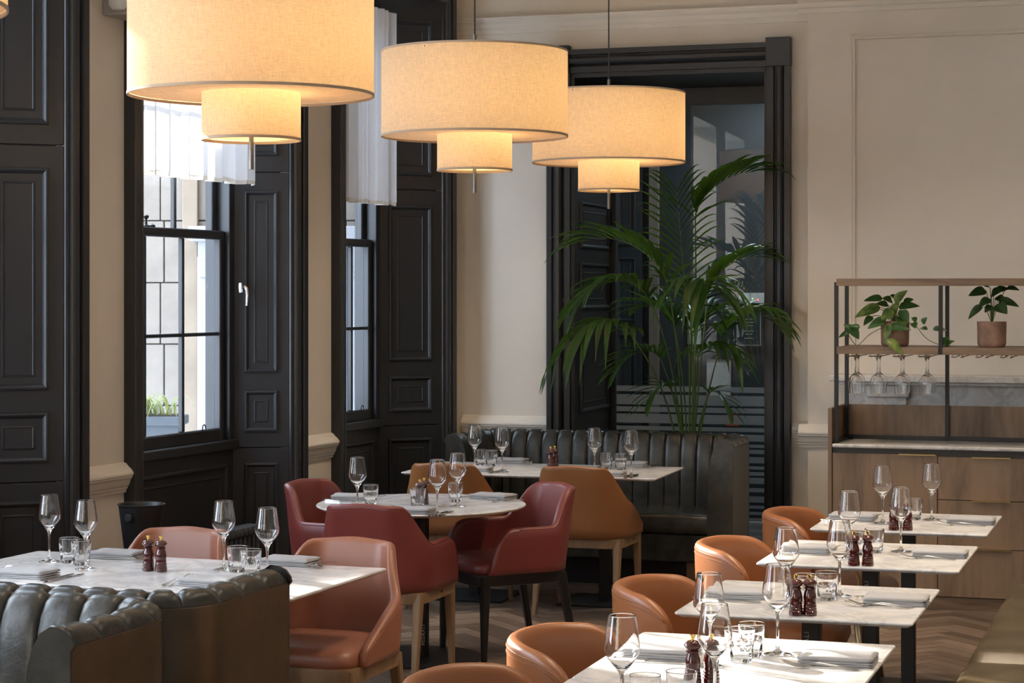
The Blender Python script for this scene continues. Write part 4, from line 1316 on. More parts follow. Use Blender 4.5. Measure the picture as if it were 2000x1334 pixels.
za_, zb_ = cz(1860, 977)[1], cz(1860, 1071)[1]
for z0, z1 in ((za_, ztop - 0.008), (zb_, za_), (zk, zb_)):
    front('drawer', xs, xs + 0.72, z0, z1, cz(1899, 900)[0], cz(1974, 900)[0], z1)
front('door', xs + 0.72, CW, zk, ztop, xs + 0.8, xs + 1.0, ztop)
b_ = BM(); box(b_, 0.022, CW, 0.012, 0.0179, 0.0, zk - 0.004); put('kickboard', b_, 'cab_h', cab)
ct = put('worktop', (lambda b_: (box(b_, 0.024, CW, -0.014, CD - 0.022, HC - 0.018, HC + 0.004, 0.008, 3), b_)[1])(BM()), 'marble_grey', M4=CB)
tag(ct, 'polished grey marble worktop with rounded edge on the wooden cabinet', 'worktop')
# shelf rack on the worktop
rk = thing('shelf_rack', 'black metal shelf rack with two wooden boards standing on the cabinet', 'shelf', CB)
zt1, zt0 = cz(1700, 544)[1], cz(1700, 558)[1]
zs1, zs0 = cz(1700, 678)[1], cz(1700, 692)[1]
xl0 = 0.030; YF, YB = 0.03, CD - 0.045
tubew = 0.022
ups = []
xF = cz(1832, 680)[0]
for (x, y) in ((xl0, YF), (xl0, YB), (cz(1833, 600, YF)[0], YF), (cz(1846, 600, YB)[0], YB), (xl0 + 2.15, YF), (xl0 + 2.15, YB)):
    zbtm = HC + 0.004
    if abs(y - YF) < 1e-6 and 0.3 < x < 2.0: zbtm = zs0
    b_ = BM(); box(b_, x, x + tubew, y, y + tubew, zbtm, zt1 - 0.02, 0.001, 1); put('upright', b_, 'metal_black', rk)
for z in (HC + 0.006, zs0 + 0.02):
    b_ = BM(); box(b_, xl0, xl0 + 2.17, YB, YB + tubew, z, z + tubew); put('cross_bar', b_, 'metal_black', rk)
b_ = BM(); box(b_, xl0, xl0 + tubew, YF, YB, HC + 0.006, HC + 0.02); put('cross_bar', b_, 'metal_black', rk)
b_ = BM(); box(b_, xl0 + 0.014, xl0 + 2.2, YF - 0.012, YB + 0.03, zt0, zt1, 0.001, 1); put('top_board', b_, 'cab_h', rk)
xmid = cz(1833, 600, YF)[0]
for x0, x1 in ((xl0 + 0.016, xmid - 0.001), (xmid + tubew + 0.001, xl0 + 2.15)):
    b_ = BM(); box(b_, x0, x1, YF - 0.010, YB, zs0, zs1, 0.001, 1); put('shelf_board', b_, 'cab_h', rk)
# copper glass rails under the boards
rail_px = [1658, 1701, 1748, 1797, 1862, 1910, 1958, 2006, 2054]
railx = [cz(p, 695, YF)[0] for p in rail_px]
for x in railx:
    b_ = BM()
    zr = zs0 - 0.012
    for sx in (0, 0.045):
        tube(b_, [(x + sx, YF + 0.0, zs0), (x + sx - 0.012 + 0.024 * (sx > 0), YF, zr), (x + sx + 0.004 - 0.008 * (sx > 0), YF + 0.01, zr - 0.002), (x + sx + 0.004 - 0.008 * (sx > 0), YB - 0.05, zr - 0.002), (x + sx - 0.012 + 0.024 * (sx > 0), YB - 0.04, zr), (x + sx, YB - 0.04, zs0)], 0.0028, 6)
    put('glass_rail', b_, 'copper', rk, True)

# mantelpiece behind the cabinet
MP = BW @ Matrix.Translation((0, -0.26, 0))
def mz(px, py, y):
    inv = MP.inverted(); o = inv @ Vector((0, 0, HE)); d = inv.to_3x3() @ Vector(((px - CX) / F, 1, (HY - py) / F))
    tt = (y - o.y) / d.y; p = o + tt * d
    return p.x, p.z
mt = thing('mantelpiece', 'grey marble mantelpiece on the chimney breast behind the shelf rack', 'mantelpiece', MP)
x0, z1 = mz(1620, 732, -0.26); z0 = mz(1620, 745, -0.26)[1]
b_ = BM(); box(b_, x0, x0 + 2.4, -0.26, 0.0, z0, z1, 0.006, 2); box(b_, x0 + 0.03, x0 + 2.37, -0.22, 0.0, z0 - 0.02, z0, 0.004, 1); put('shelf', b_, 'marble_grey', mt)
b_ = BM(); box(b_, x0 + 0.1, x0 + 2.3, -0.12, 0, z0 - 0.30, z0 - 0.02); put('frieze', b_, 'marble_grey', mt)
xc0, xc1 = mz(1692, 760, -0.17)[0], mz(1776, 760, -0.17)[0]
for xx in (xc0, x0 + 1.9):
    w_ = xc1 - xc0
    b_ = BM(); box(b_, xx, xx + w_, -0.17, 0, z0 - 0.10, z0 - 0.02, 0.01, 2); box(b_, xx + 0.02, xx + w_ - 0.02, -0.15, 0, z0 - 0.26, z0 - 0.10, 0.004, 1); box(b_, xx + 0.035, xx + w_ - 0.035, -0.14, 0, 0, z0 - 0.26)
    put('bracket', b_, 'marble_grey', mt)

# ================================================================== TABLEWARE
def share(name, bm, material, smooth='auto'):
    me = bpy.data.meshes.new(name)
    bmesh.ops.recalc_face_normals(bm, faces=bm.faces)
    for f in bm.faces: f.smooth = True
    bm.to_mesh(me); bm.free()
    me.materials.append(M[material])
    if smooth == 'auto': me.set_sharp_from_angle(angle=math.radians(40))
    return me
def glass_profile(outer, wall, floor_z):
    """outer list of (r,z) from foot centre up to the rim; inner from the rim down to floor_z"""
    rt, ztp = outer[-1]
    k_ = (outer[-1][0] - outer[-2][0]) / (outer[-1][1] - outer[-2][1])
    o2 = outer[:-1] + [(rt - k_ * 0.002, ztp - 0.002), (rt, ztp)]
    inner = [(max(r - wall, 0), z) for r, z in o2[::-1] if z > floor_z + 0.004]
    return o2 + [(rt - wall * 0.5, ztp + wall * 0.5)] + inner + [(0, floor_z)]
WG_OUT = [(0, 0.0005), (0.036, 0.0005), (0.0395, 0.0015), (0.0395, 0.0028), (0.030, 0.005), (0.014, 0.009), (0.0062, 0.016), (0.0042, 0.030), (0.0038, 0.06), (0.0042, 0.09), (0.0056, 0.108), (0.0085, 0.118),
          (0.0135, 0.126), (0.0225, 0.137), (0.0325, 0.150), (0.0395, 0.160), (0.0428, 0.168), (0.0434, 0.175), (0.0425, 0.186), (0.0395, 0.208), (0.0360, 0.231), (0.0326, 0.255)]
b_ = BM(); lathe(b_, glass_profile(WG_OUT, 0.0011, 0.1245), 40); ME_WG = share('wine_glass', b_, 'glass', None)
def tflute(a, k):
    return 1.0
TB_OUT = [(0, 0.0), (0.026, 0.0), (0.0285, 0.002), (0.0300, 0.012), (0.0325, 0.045), (0.0335, 0.050), (0.0340, 0.054), (0.0345, 0.060), (0.0364, 0.0915), (0.0365, 0.093)]
b_ = BM()
def fl(a, k):
    return 1.0 - (0.045 * abs(math.sin(4.5 * a)) if 2 < k < 6 else 0)
pr_ = TB_OUT + [(0.0358, 0.0938), (0.0351, 0.093), (0.0350, 0.0915), (0.0322, 0.058), (0.0300, 0.045), (0.0265, 0.016), (0.022, 0.012), (0, 0.011)]
lathe(b_, pr_, 72, flute=lambda a, k: 1.0 - (0.05 * abs(math.sin(4.5 * a)) if 3 <= k <= 4 else 0)); b_.transform(Matrix.Diagonal((1.06, 1.06, 1.0, 1))); ME_TB = share('tumbler', b_, 'glass', None)
b_ = BM()
lathe(b_, [(0, 0), (0.0190, 0), (0.0226, 0.003), (0.0226, 0.014), (0.0206, 0.016), (0.0218, 0.019), (0.0218, 0.023), (0.0200, 0.025), (0.0211, 0.028), (0.0209, 0.032), (0.0191, 0.034), (0.0200, 0.038), (0.0186, 0.042),
           (0.0200, 0.050), (0.0206, 0.058), (0.0191, 0.070), (0.0157, 0.080), (0.0145, 0.083), (0.0174, 0.085), (0.0174, 0.088), (0.0139, 0.090), (0.0145, 0.092), (0.0205, 0.096), (0.0232, 0.102), (0.0197, 0.109), (0.0128, 0.114), (0, 0.116)], 28)
ME_MB = share('mill_body', b_, 'mill')
b_ = BM(); lathe(b_, [(0.0045, 0.114), (0.0042, 0.119), (0.0065, 0.125), (0.0080, 0.129), (0.0060, 0.1305), (0, 0.1305)], 20); ME_MK = share('mill_knob', b_, 'gold')
# folded napkin
def napkin_mesh(seed, w_=0.205, d_=0.125):
    rnd = random.Random(seed)
    b_ = BM()
    prof = []
    # three soft layers, folds on the long near side and open at the back
    lay = [(0.000, 0.0068), (0.0070, 0.0138), (0.0140, 0.0270)]
    for li_, (za0, za1) in enumerate(lay):
        rows = []
        nx_ = 14
        off = rnd.uniform(-0.002, 0.002); shr = 0.002 * (2 - li_)
        for i in range(nx_ + 1):
            u = i / nx_
            x = -w_ / 2 + w_ * u
            row = []
            wob = 0.0004 * math.sin(9 * u + li_ * 2 + seed)
            edge = min(1, min(u, 1 - u) / 0.06)
            th_ = (za1 - za0) * (0.55 + 0.45 * edge)
            y0_ = -d_ / 2 + shr + off; y1_ = d_ / 2 - shr * 0.5 + off
            ring = []
            r_ = th_ / 2
            zc_ = za0 + (za1 - za0) / 2 + wob
            skew = 0.010 * (u - 0.5) * (1 if seed % 2 else -1)
            for k in range(7):
                a = PI / 2 + PI * k / 6
                ring.append(Vector((x, y0_ + r_ + r_ * math.cos(a) + skew, zc_ + r_ * math.sin(a))))
            for k in range(1, 6):
                f = k / 6
                ring.append(Vector((x, y0_ + (y1_ - y0_) * f + skew, zc_ - r_)))
            for k in range(7):
                a = -PI / 2 + PI * k / 6
                ring.append(Vector((x, y1_ - r_ + r_ * math.cos(a) + skew, zc_ + r_ * math.sin(a))))
            for k in range(1, 6):
                f = 1 - k / 6
                ring.append(Vector((x, y0_ + (y1_ - y0_) * f + skew, zc_ + r_ + 0.0035 * math.sin(PI * f) * math.sin(PI * u) + 0.0018 * math.sin(11 * u + 6 * f + seed))))
            rows.append(ring)
        grid(b_, rows, closev=True, caps=True)
    return share('napkin', b_, 'napkin', None)
ME_NAP = [napkin_mesh(s) for s in (1, 2, 3)]
# cutlery, lying along +x with the working end at +x
def strip(bm, cs, th):
    """cs: list of (x, halfwidth, z)"""
    rows = []
    for x, hw_, z in cs:
        rows.append([Vector((x, -hw_, z)), Vector((x, hw_, z)), Vector((x, hw_ * 0.9, z + th)), Vector((x, -hw_ * 0.9, z + th))])
    grid(bm, rows, closev=True, caps=True)
b_ = BM()
strip(b_, [(-0.105, 0.003, 0.002), (-0.100, 0.0075, 0.002), (-0.085, 0.0080, 0.003), (-0.05, 0.0048, 0.007), (0.0, 0.0028, 0.012), (0.022, 0.0028, 0.010), (0.034, 0.0060, 0.006), (0.042, 0.0105, 0.004), (0.052, 0.0112, 0.003)], 0.0022)
for k in range(4):
    y = -0.0093 + 0.0062 * k
    rows = [[Vector((x, y - h_, z)), Vector((x, y + h_, z)), Vector((x, y + h_, z + 0.0018)), Vector((x, y - h_, z + 0.0018))] for x, h_, z in ((0.050, 0.0020, 0.003), (0.075, 0.0016, 0.006), (0.098, 0.0013, 0.013), (0.108, 0.0005, 0.017))]
    grid(b_, rows, closev=True, caps=True)
ME_FORK = share('fork', b_, 'steel')
b_ = BM()
strip(b_, [(-0.115, 0.0045, 0.001), (-0.108, 0.0085, 0.0), (-0.09, 0.0085, 0.0), (-0.03, 0.0058, 0.0), (-0.01, 0.0050, 0.0)], 0.006)
rows = []
for x, a, c in ((-0.012, -0.005, 0.005), (0.0, -0.008, 0.006), (0.05, -0.010, 0.007), (0.09, -0.009, 0.007), (0.108, -0.003, 0.006), (0.115, 0.003, 0.005)):
    rows.append([Vector((x, a, 0.002)), Vector((x, c, 0.001)), Vector((x, c, 0.0035)), Vector((x, a, 0.0028))])
grid(b_, rows, closev=True, caps=True)
ME_KNIFE = share('knife', b_, 'steel')
def item(name, me, X, label, cat, group):
    o = link(name, me, None, X)
    return tag(o, label, cat, group)
def wine(px, py, label, zt=TH + 0.255):
    p = G(px, py, zt); return item('wine_glass', ME_WG, frame(p.x, p.y, TH + 0.0003, random.uniform(0, 6)), label, 'glass', 'wine glasses on the tables')
def tumbler(px, py, label):
    p = G(px, py, TH + 0.093); return item('tumbler', ME_TB, frame(p.x, p.y, TH + 0.0003, random.uniform(0, 6)), label, 'glass', 'water tumblers on the tables')
def mill(px, py, label):
    p = G(px, py, TH + 0.128)
    t = thing('pepper_mill', label, 'mill', frame(p.x, p.y, TH, random.uniform(0, 6)), 'burgundy mills on the tables')
    link('body', ME_MB, t); link('knob', ME_MK, t, label='gold knob')
def setting(px, py, ang, nrot, where, off=0.0, order=(1, 1), gap=0.0):
    """napkin with two forks at the diner's left and two knives at the right; ang = direction the diner faces"""
    p = G(px, py, TH + 0.012)
    item('napkin', random.choice(ME_NAP), frame(p.x, p.y, TH + 0.0005, nrot + random.uniform(-0.05, 0.05)), 'folded grey napkin ' + where, 'napkin', 'folded napkins')
    f = Vector((math.cos(ang), math.sin(ang), 0)); l = Vector((-f.y, f.x, 0))
    half = 0.062 if abs(math.cos(ang - nrot)) > 0.7 else 0.103
    for side, me, nm in ((1, ME_FORK, 'fork'), (-1, ME_KNIFE, 'knife')):
        for k in range(2):
            q = p + l * side * (half + 0.020 + (0.012 if side < 0 else 0.0) + 0.022 * k) + f * (off + random.uniform(-0.012, 0.012) + 0.012 * k)
            X = frame(q.x, q.y, TH + 0.0008, ang + random.uniform(-0.06, 0.06))
            item(nm, me, X, '%s %s beside napkin %s' % (('inner', 'outer')[k], nm, where), 'cutlery', 'table cutlery')
# right row
for (px, py, lab) in [(1215, 1201.6, 'wine glass at the lower edge, in front of the nearest orange chairs'), (1396, 1180, 'wine glass at the lower edge, in front of the pair of mills'),
                      (1384.4, 1119.6, 'wine glass on the chair side of the front table of the right row'), (1518.8, 1102.5, 'wine glass in the middle of the front table of the right row'),
                      (1535, 1031, 'wine glass on the chair side of the second table of the right row'), (1640, 1017, 'wine glass in the middle of the second table of the right row'),
                      (1658.8, 959.5, 'wine glass on the chair side of the third table of the right row'), (1759.6, 952, 'wine glass in the middle of the third table of the right row'),
                      (1724, 910.3, 'wine glass on the chair side of the table by the cabinet'), (1819.8, 905.2, 'wine glass on the bench side of the table by the cabinet')]:
    wine(px, py, lab)
for (px, py, lab) in [(1260, 1319, 'left tumbler at the very bottom edge, under a wine glass'), (1331, 1311, 'right tumbler at the very bottom edge, by the mills'),
                      (1447.7, 1227, 'front tumbler on the front table of the right row'), (1467.6, 1217, 'rear tumbler on the front table of the right row'),
                      (1615, 1117, 'right tumbler behind the mills of the second table of the right row'), (1573, 1122, 'tumbler hidden between the mills of the second table of the right row'),
                      (1708, 1033, 'right tumbler behind the mills of the third table of the right row'), (1676, 1037, 'tumbler hidden behind the mills of the third table of the right row'),
                      (1785.0, 974.5, 'tumbler on the table by the cabinet')]:
    tumbler(px, py, lab)
for (px, py, k) in [(1353, 1241, 1), (1389, 1239, 1), (1554.6, 1123, 2), (1581.8, 1123, 2), (1667.6, 1038, 3), (1694.7, 1038, 3), (1745.7, 977.4, 4), (1772.5, 977.4, 4)]:
    side = 'left' if px in (1353, 1554.6, 1667.6, 1745.7) else 'right'
    mill(px, py, '%s burgundy pepper mill on %s' % (side, AT[k]))
AU = A_U
for (px, py, k, s) in [(1637, 1287, 1, 0), (1292, 1272, 1, 1), (1751, 1172, 2, 0), (1440, 1159, 2, 1), (1837, 1081, 3, 0), (1575, 1071, 3, 1), (1897, 1017, 4, 0), (1667, 1009, 4, 1)]:
    setting(px, py, AU + (PI if s == 0 else 0), AU, 'on the %s side of %s' % (('bench', 'chair')[s], AT[k]), 0.03 if s == 0 else -0.01)
# left table
for (px, py, lab) in [(96.3, 966.5, 'wine glass furthest left on the left table'), (167.6, 977.5, 'wine glass second from the left on the left table'),
                      (437, 978.5, 'wine glass right of the mills on the left table'), (522, 992, 'wine glass furthest right on the left table')]:
    wine(px, py, lab)
for (px, py, lab) in [(134.4, 1051, 'tumbler furthest left on the left table'), (158.5, 1055, 'tumbler behind the second wine glass of the left table'),
                      (463.6, 1067.5, 'left one of the right-hand tumblers on the left table'), (490.3, 1073.5, 'rightmost tumbler on the left table')]:
    tumbler(px, py, lab)
mill(289.6, 1047, 'left burgundy pepper mill on the left table'); mill(314.3, 1048.5, 'right burgundy pepper mill on the left table')
av, amv = A_LT + PI / 2, A_LT - PI / 2
setting(50, 1120, av, A_LT, 'on the booth side of the left table, left'); setting(228, 1083, amv, A_LT, 'on the chair side of the left table, left of the mills')
setting(566, 1096, amv, A_LT, 'on the chair side of the left table, right'); setting(412, 1136, av, A_LT, 'on the booth side of the left table, right')
# round table
for (px, py, lab) in [(698, 893.5, 'wine glass on the left of the round table'), (854, 898, 'wine glass in front of the mills on the round table'), (893.5, 885.5, 'rearmost wine glass on the round table')]:
    wine(px, py, lab)
for (px, py, lab) in [(724, 947, 'tumbler on the left of the round table'), (816, 953.5, 'middle tumbler on the round table, in front of the mills'), (889.5, 943, 'tumbler on the right of the round table')]:
    tumbler(px, py, lab)
mill(820, 937, 'front burgundy pepper mill on the round table'); mill(828.5, 933.5, 'rear burgundy pepper mill on the round table')
setting(690, 971, face(0.82, -0.45) + PI / 2, A_U + 0.2, 'on the left of the round table'); setting(805, 997, fv + PI / 2, A_U, 'at the front of the round table'); setting(963, 970, face(-0.89, -0.456) + PI / 2, A_U - 0.2, 'on the right of the round table')
# back table
for (px, py, lab) in [(927, 830.5, 'wine glass furthest left on the back table'), (980.6, 835, 'wine glass second from the left on the back table'),
                      (1161, 836, 'wine glass right of the mills on the back table'), (1233, 841, 'wine glass furthest right on the back table')]:
    wine(px, py, lab)
for (px, py, lab) in [(939, 878, 'tumbler furthest left on the back table'), (960, 879.5, 'tumbler second from the left on the back table'),
                      (1184.4, 884.5, 'tumbler third from the left on the back table'), (1212.4, 886, 'tumbler furthest right on the back table')]:
    tumbler(px, py, lab)
mill(1075.5, 873, 'left burgundy pepper mill on the back table'); mill(1084, 871, 'right burgundy pepper mill on the back table')
ab_, amb_ = A_BT + PI / 2, A_BT - PI / 2
setting(996, 900, amb_, A_BT, 'on the booth side of the back table, left'); setting(1228, 907, amb_, A_BT, 'on the booth side of the back table, right')
setting(925, 916, ab_, A_BT, 'on the chair side of the back table, left'); setting(1185, 925, ab_, A_BT, 'on the chair side of the back table, right')

# hanging wine glasses under the shelf
HG_OUT = [(0, 0.0005), (0.033, 0.0005), (0.0345, 0.0015), (0.0340, 0.0028), (0.022, 0.0045), (0.009, 0.008), (0.0045, 0.016), (0.0034, 0.03), (0.0034, 0.075), (0.0048, 0.088), (0.010, 0.096),
          (0.020, 0.104), (0.030, 0.116), (0.0355, 0.130), (0.0370, 0.142), (0.0362, 0.158), (0.0340, 0.178), (0.0318, 0.196)]
b_ = BM(); lathe(b_, glass_profile(HG_OUT, 0.0011, 0.095), 36); b_.transform(Matrix.Diagonal((1.1, 1.1, 1.1, 1))); ME_HG = share('hanging_glass', b_, 'glass', None)
HL = ['first', 'second', 'third', 'fourth']
for k in range(4):
    for j, y in enumerate((YF + 0.09, YF + 0.21)):
        p = CB @ Vector((railx[k] + 0.0225, y, zs0 - 0.0105))
        X = Matrix.Translation(p) @ Matrix.Rotation(PI, 4, 'X')
        item('hanging_wine_glass', ME_HG, X, '%s wine glass of the %s pair from the left, hanging upside down under the shelf' % (('front', 'rear')[j], HL[k]), 'glass', 'upside-down glasses under the shelf')

# ---- black wine bucket by the pier
bp = G(276, 984, 0.83)
bp = Vector(((276 - CX) * 9.35 / F, 9.35, 0))
zr = HE - (984 - HY) * 9.35 / F
t = thing('wine_bucket', 'black metal wine bucket with round knob, on a stand by the window pier', 'bucket', frame(bp.x, bp.y))
b_ = BM(); lathe(b_, [(0, zr - 0.21), (0.075, zr - 0.21), (0.078, zr - 0.205), (0.103, zr - 0.008), (0.109, zr - 0.004), (0.109, zr), (0.105, zr), (0.100, zr - 0.008), (0.074, zr - 0.195), (0, zr - 0.195)], 48); put('bucket', b_, 'metal_black', t, 'auto')
for sg in (-1, 1):
    b_ = BM(); lathe(b_, [(0.006, 0), (0.006, 0.012), (0.017, 0.016), (0.019, 0.022), (0.015, 0.028), (0, 0.029)], 24, Matrix.Rotation(-0.35, 4, 'Z') @ Matrix.Translation((0, sg * 0.094, zr - 0.055)) @ Matrix.Rotation(-sg * PI / 2, 4, 'X')); put('knob', b_, 'metal_black', t, 'auto')
b_ = BM(); tube(b_, [(0, 0, 0.01), (0, 0, zr - 0.21)], 0.012, 12); lathe(b_, [(0, 0), (0.13, 0), (0.13, 0.008), (0.02, 0.018), (0, 0.018)], 40); put('stand', b_, 'metal_black', t, 'auto')

# ================================================================== PLANTS
PY = 13.30
def pp(px, py, dy=0.0):
    Y = PY + dy
    return Vector(((px - CX) * Y / F, Y, HE - (py - HY) * Y / F))
pal = thing('potted_palm', 'tall kentia palm behind the dark booth, in front of the glazed screen', 'plant', Matrix.Translation((pp(1345, 900).x, PY, 0)))
inv = pal.matrix_basis.inverted()
b_ = BM(); lathe(b_, [(0, 0), (0.15, 0), (0.19, 0.34), (0.19, 0.36), (0.175, 0.36), (0.165, 0.32), (0, 0.32)], 40); put('pot', b_, 'planter', pal, 'auto')
b_ = BM(); lathe(b_, [(0, 0.325), (0.165, 0.325)], 24); put('soil', b_, 'soil', pal)
def frond(base, mid_, start, tip, droop, nl, lw, llen, d_start=0, d_tip=0, seed=0, spread=1.0, dbase=0.0, hang=0.0):
    rnd = random.Random(seed)
    P0 = inv @ pp(*base, dbase); P1 = inv @ pp(*mid_, d_start * 0.4); P2 = inv @ pp(*start, d_start); P3 = inv @ pp(*tip, d_tip)
    stem = bez(Vector((P0.x * 0.5, P0.y * 0.5, 0.33)), P0, P1, P2, 20)
    dirn = (stem[-1] - stem[-2]).normalized()
    ln = (P3 - P2).length
    rach = bez(P2, P2 + dirn * ln * 0.35, P3 + Vector((0, 0, droop * ln)) - (P3 - P2) * 0.35, P3, 24)
    b_ = BM(); tube(b_, stem + rach[1:], [0.0085 - 0.004 * i / 20 for i in range(21)] + [0.0044 - 0.0032 * i / 24 for i in range(1, 25)], 6)
    fr = put('frond', b_, 'palm', pal, True)
    fr.data.materials[0] = M['palm_stem']
    b_ = BM()
    for k in range(nl):
        f = 0.02 + 0.96 * k / (nl - 1)
        i = min(23, int(f * 24)); q = f * 24 - i
        p = rach[i].lerp(rach[i + 1], q)
        tg = (rach[i + 1] - rach[i]).normalized()
        upv = Vector((0, 0, 1)) - tg * tg.z
        if upv.length < 0.25: upv = Vector((0, -1, 0)) - tg * tg.y
        upv.normalize()
        sd = tg.cross(upv).normalized()
        L_ = llen * (0.55 + 0.45 * math.sin(PI * (0.15 + 0.75 * f))) * rnd.uniform(0.85, 1.1)
        for side in (-1, 1):
            out = (sd * side * spread * 0.85 + tg * (0.65 + 0.6 * f) + upv * 0.22).normalized()
            p3 = p + out * L_ + Vector((0, 0, -1)) * L_ * rnd.uniform(0.1, 0.35) * (1 + 3.2 * hang)
            pts = bez(p, p + out * L_ * 0.35 + Vector((0, 0, 0.05 * L_)), p + out * L_ * 0.8 + Vector((0, 0, -(0.06 + 0.2 * hang) * L_)), p3, 8)
            rows = []
            for j, c in enumerate(pts):
                t_ = j / 8
                hw_ = lw * (0.25 + 1.5 * t_ * (1 - t_) * 1.9) * (1 - t_ ** 6) + 0.0006
                tl = (pts[min(j + 1, 8)] - pts[max(j - 1, 0)]).normalized()
                nrm = tl.cross(upv.cross(tl)).normalized() if True else upv
                sw = tl.cross(Vector((0, 0, 1)) if abs(tl.z) < 0.95 else Vector((0, -1, 0))).normalized()
                vn = sw.cross(tl).normalized()
                rows.append([c + sw * hw_ + vn * hw_ * 0.35, c, c - sw * hw_ + vn * hw_ * 0.35])
            grid(b_, rows)
    put('leaflets', b_, 'palm', fr, True)
FR = [  # base, mid, start of leaflets, tip, droop, leaflets per side, width, length, depth start, depth tip
    ((1345, 850), (1352, 700), (1340, 590), (1322, 372), 0.05, 17, 0.016, 0.34, -0.02, 0.0),
    ((1352, 850), (1362, 640), (1358, 430), (1470, 336), 0.25, 13, 0.016, 0.36, 0.05, 0.02),
    ((1335, 850), (1330, 690), (1305, 560), (1150, 470), 0.30, 14, 0.014, 0.36, -0.15, -0.1),
    ((1335, 850), (1320, 690), (1268, 585), (1140, 585), 0.42, 14, 0.013, 0.30, -0.25, -0.35),
    ((1328, 850), (1300, 740), (1232, 655), (1118, 668), 0.42, 12, 0.015, 0.27, -0.40, -0.62),
    ((1345, 850), (1348, 700), (1352, 612), (1385, 560), 0.45, 12, 0.017, 0.34, -0.35, -0.65),
    ((1352, 850), (1370, 700), (1382, 580), (1478, 502), 0.30, 13, 0.014, 0.28, 0.0, -0.02),
    ((1358, 850), (1385, 760), (1410, 660), (1496, 622), 0.40, 13, 0.016, 0.30, -0.20, -0.25),
    ((1350, 850), (1360, 760), (1362, 700), (1432, 690), 0.42, 10, 0.014, 0.22, -0.30, -0.45),
    ((1335, 850), (1322, 780), (1292, 705), (1205, 722), 0.40, 11, 0.011, 0.22, -0.1, -0.2),
    ((1342, 850), (1340, 740), (1318, 640), (1262, 600), 0.30, 11, 0.014, 0.27, 0.1, 0.2),
    ((1350, 850), (1356, 760), (1352, 660), (1405, 610), 0.30, 11, 0.014, 0.27, 0.15, 0.25),
    ((1340, 850), (1330, 800), (1310, 760), (1268, 780), 0.35, 8, 0.011, 0.18, -0.15, -0.25),
    ((1355, 850), (1372, 800), (1385, 770), (1425, 800), 0.35, 7, 0.009, 0.15, -0.1, -0.2),
]
for i, q in enumerate(FR):
    frond(q[0], q[1], q[2], q[3], q[4], int(q[5] * 1.0), q[6] * 1.55, q[7] * 1.25, q[8], q[9], seed=i + 3, hang={4: 1.0, 5: 0.9, 3: 0.35, 7: 0.3, 8: 0.6}.get(i, 0.0))

def leaf_on(parent, p, d, up, length, width, material, fold=0.25, curl=0.25, heart=True):
    b_ = BM(); rows = []
    d = d.normalized(); s = d.cross(up).normalized(); n_ = s.cross(d).normalized()
    for j in range(9):
        t_ = j / 8
        w_ = width * (math.sin(PI * min(1, t_ ** 0.62)) ** 0.8 if heart else math.sin(PI * t_ ** 0.8) ** 0.7) * 0.5 + 0.0005
        c = p + d * length * t_ - n_ * length * curl * t_ * t_
        rows.append([c + s * w_ + n_ * w_ * fold, c + s * w_ * 0.5 + n_ * w_ * fold * 0.35, c, c - s * w_ * 0.5 + n_ * w_ * fold * 0.35, c - s * w_ + n_ * w_ * fold])
    grid(b_, rows)
    return put('leaf', b_, material, parent, True)
def shelf_pt(px, py, y):
    x, z = cz(px, py, y); return Vector((x, y, z))
def pot_mesh(r, h):
    b_ = BM(); lathe(b_, [(0, 0), (r * 0.78, 0), (r * 0.93, h * 0.07), (r * 0.97, h * 0.14), (r, h * 0.9), (r, h), (r * 0.9, h), (r * 0.88, h * 0.85), (0, h * 0.85)], 40)
    return b_
yp = 0.18
pc = shelf_pt(1748, 678, yp); r_ = (1776 - 1720) / 2 * 11.6 / F
pot1 = thing('potted_pothos', 'trailing pothos with variegated leaves in terracotta pot, left on the shelf', 'plant', CB @ Matrix.Translation((pc.x, pc.y, zs1)))
put('pot', pot_mesh(r_, 0.145), 'terracotta', pot1, 'auto')
b_ = BM(); lathe(b_, [(0, 0.128), (r_ * 0.88, 0.126)], 24); put('soil', b_, 'soil', pot1)
def lpx(px, py, y, origin): return shelf_pt(px, py, y) - Vector((origin.x, origin.y, zs1))
def plant_leaf(pt_, origin, base_px, tip_px, y0_, y1_, wpx, material, up=(0, -0.75, 0.65), root=None, mat_stem='palm_stem'):
    a = lpx(*base_px, y0_, origin); c = lpx(*tip_px, y1_, origin)
    leaf_on(pt_, a, c - a, Vector(up), (c - a).length, wpx * 11.6 / F, material)
    if root is not None:
        b2 = BM(); tube(b2, bez(root, root.lerp(a, 0.4) + Vector((0, 0, 0.03)), a.lerp(root, 0.2) + Vector((0, 0, 0.02)), a, 8), 0.0022, 5); put('stem', b2, mat_stem, pt_, True)
R0 = Vector((0, 0, 0.13))
S = [  # leaf base px, tip px, depth, width px
    ((1724, 583), (1688, 582), .16, 16), ((1720, 600), (1668, 612), .10, 24), ((1735, 596), (1712, 590), .14, 14), ((1748, 592), (1766, 566), .14, 20), ((1755, 600), (1792, 592), .15, 18),
    ((1742, 588), (1726, 580), .2, 16), ((1760, 606), (1774, 628), .10, 18), ((1745, 606), (1720, 622), .10, 22), ((1730, 625), (1694, 636), .08, 20), ((1738, 632), (1726, 668), .06, 13),
    ((1738, 638), (1776, 638), .07, 18), ((1752, 618), (1770, 632), .10, 16), ((1750, 585), (1742, 575), .2, 14), ((1732, 662), (1764, 688), .02, 17), ((1704, 618), (1686, 632), .12, 14),
    ((1744, 612), (1752, 590), .16, 18), ((1764, 594), (1780, 582), .18, 16), ((1716, 604), (1700, 596), .12, 18)]
for i, (a, c, y, w_) in enumerate(S):
    plant_leaf(pot1, pc, a, c, y + 0.01, y - 0.03, w_ * 1.15, 'pothos' if i % 2 else 'pothos2', root=R0)
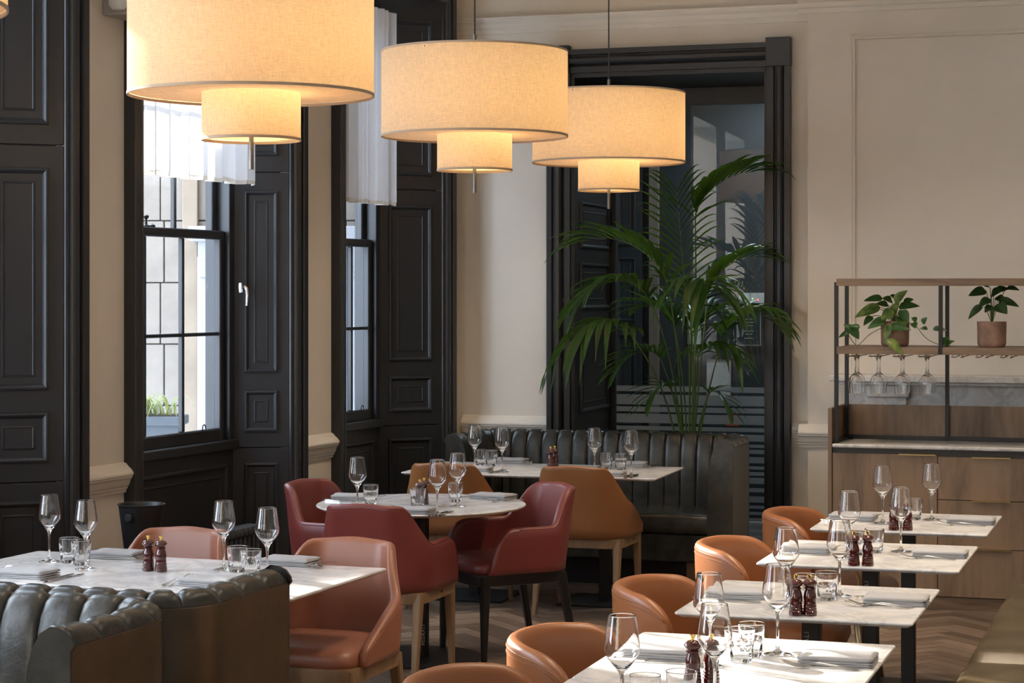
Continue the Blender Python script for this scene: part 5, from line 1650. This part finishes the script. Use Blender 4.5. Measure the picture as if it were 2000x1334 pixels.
vines = [[(1742, 632), (1700, 650), (1680, 672), (1672, 676), (1660, 660), (1655, 648)], [(1770, 628), (1790, 636), (1806, 660), (1828, 672), (1850, 676), (1860, 668)]]
for vn_ in vines:
    pts = [lpx(*q, 0.06, pc) for q in vn_]
    sm_pts = []
    for i in range(len(pts) - 1):
        for k in range(5): sm_pts.append(pts[i].lerp(pts[i + 1], k / 5))
    sm_pts.append(pts[-1])
    sm_pts = [R0] + [mid(*sm_pts[max(0, i - 2):i + 3]) for i in range(len(sm_pts))]
    b_ = BM(); tube(b_, sm_pts, 0.0024, 6); put('vine', b_, 'palm_stem', pot1, True)
for (a, c, w_) in [((1662, 640), (1678, 660), 20), ((1668, 646), (1650, 632), 16), ((1660, 648), (1637, 656), 12), ((1680, 640), (1660, 634), 12), ((1784, 630), (1788, 640), 14), ((1790, 628), (1782, 620), 14), ((1802, 632), (1808, 620), 14),
                   ((1812, 642), (1798, 640), 10), ((1822, 642), (1848, 642), 13), ((1838, 668), (1852, 658), 12), ((1848, 672), (1862, 664), 10), ((1838, 664), (1846, 674), 12)]:
    plant_leaf(pot1, pc, a, c, 0.06, 0.04, w_, 'pothos2')
pc2 = shelf_pt(1937, 680, yp); r2_ = (1966 - 1909) / 2 * 11.4 / F
pot2 = thing('potted_prayer_plant', 'dark spotted prayer plant in terracotta pot, right on the shelf', 'plant', CB @ Matrix.Translation((pc2.x, pc2.y, zs1)))
put('pot', pot_mesh(r2_, 0.145), 'terracotta', pot2, 'auto')
b_ = BM(); lathe(b_, [(0, 0.128), (r2_ * 0.88, 0.126)], 24); put('soil', b_, 'soil', pot2)
S2 = [((1926, 568), (1893, 572), .12, 22), ((1934, 584), (1912, 594), .10, 18), ((1918, 596), (1890, 618), .10, 15), ((1936, 576), (1954, 564), .14, 22), ((1945, 596), (1966, 608), .08, 26), ((1950, 586), (1988, 592), .12, 18),
      ((1942, 570), (1966, 560), .16, 18), ((1966, 562), (1988, 562), .16, 12), ((1938, 598), (1924, 606), .12, 16), ((1934, 562), (1926, 556), .2, 16), ((1946, 580), (1962, 586), .18, 16)]
for (a, c, y, w_) in S2:
    plant_leaf(pot2, pc2, a, c, y + 0.02, y - 0.03, w_ * 1.1, 'prayer', root=R0)
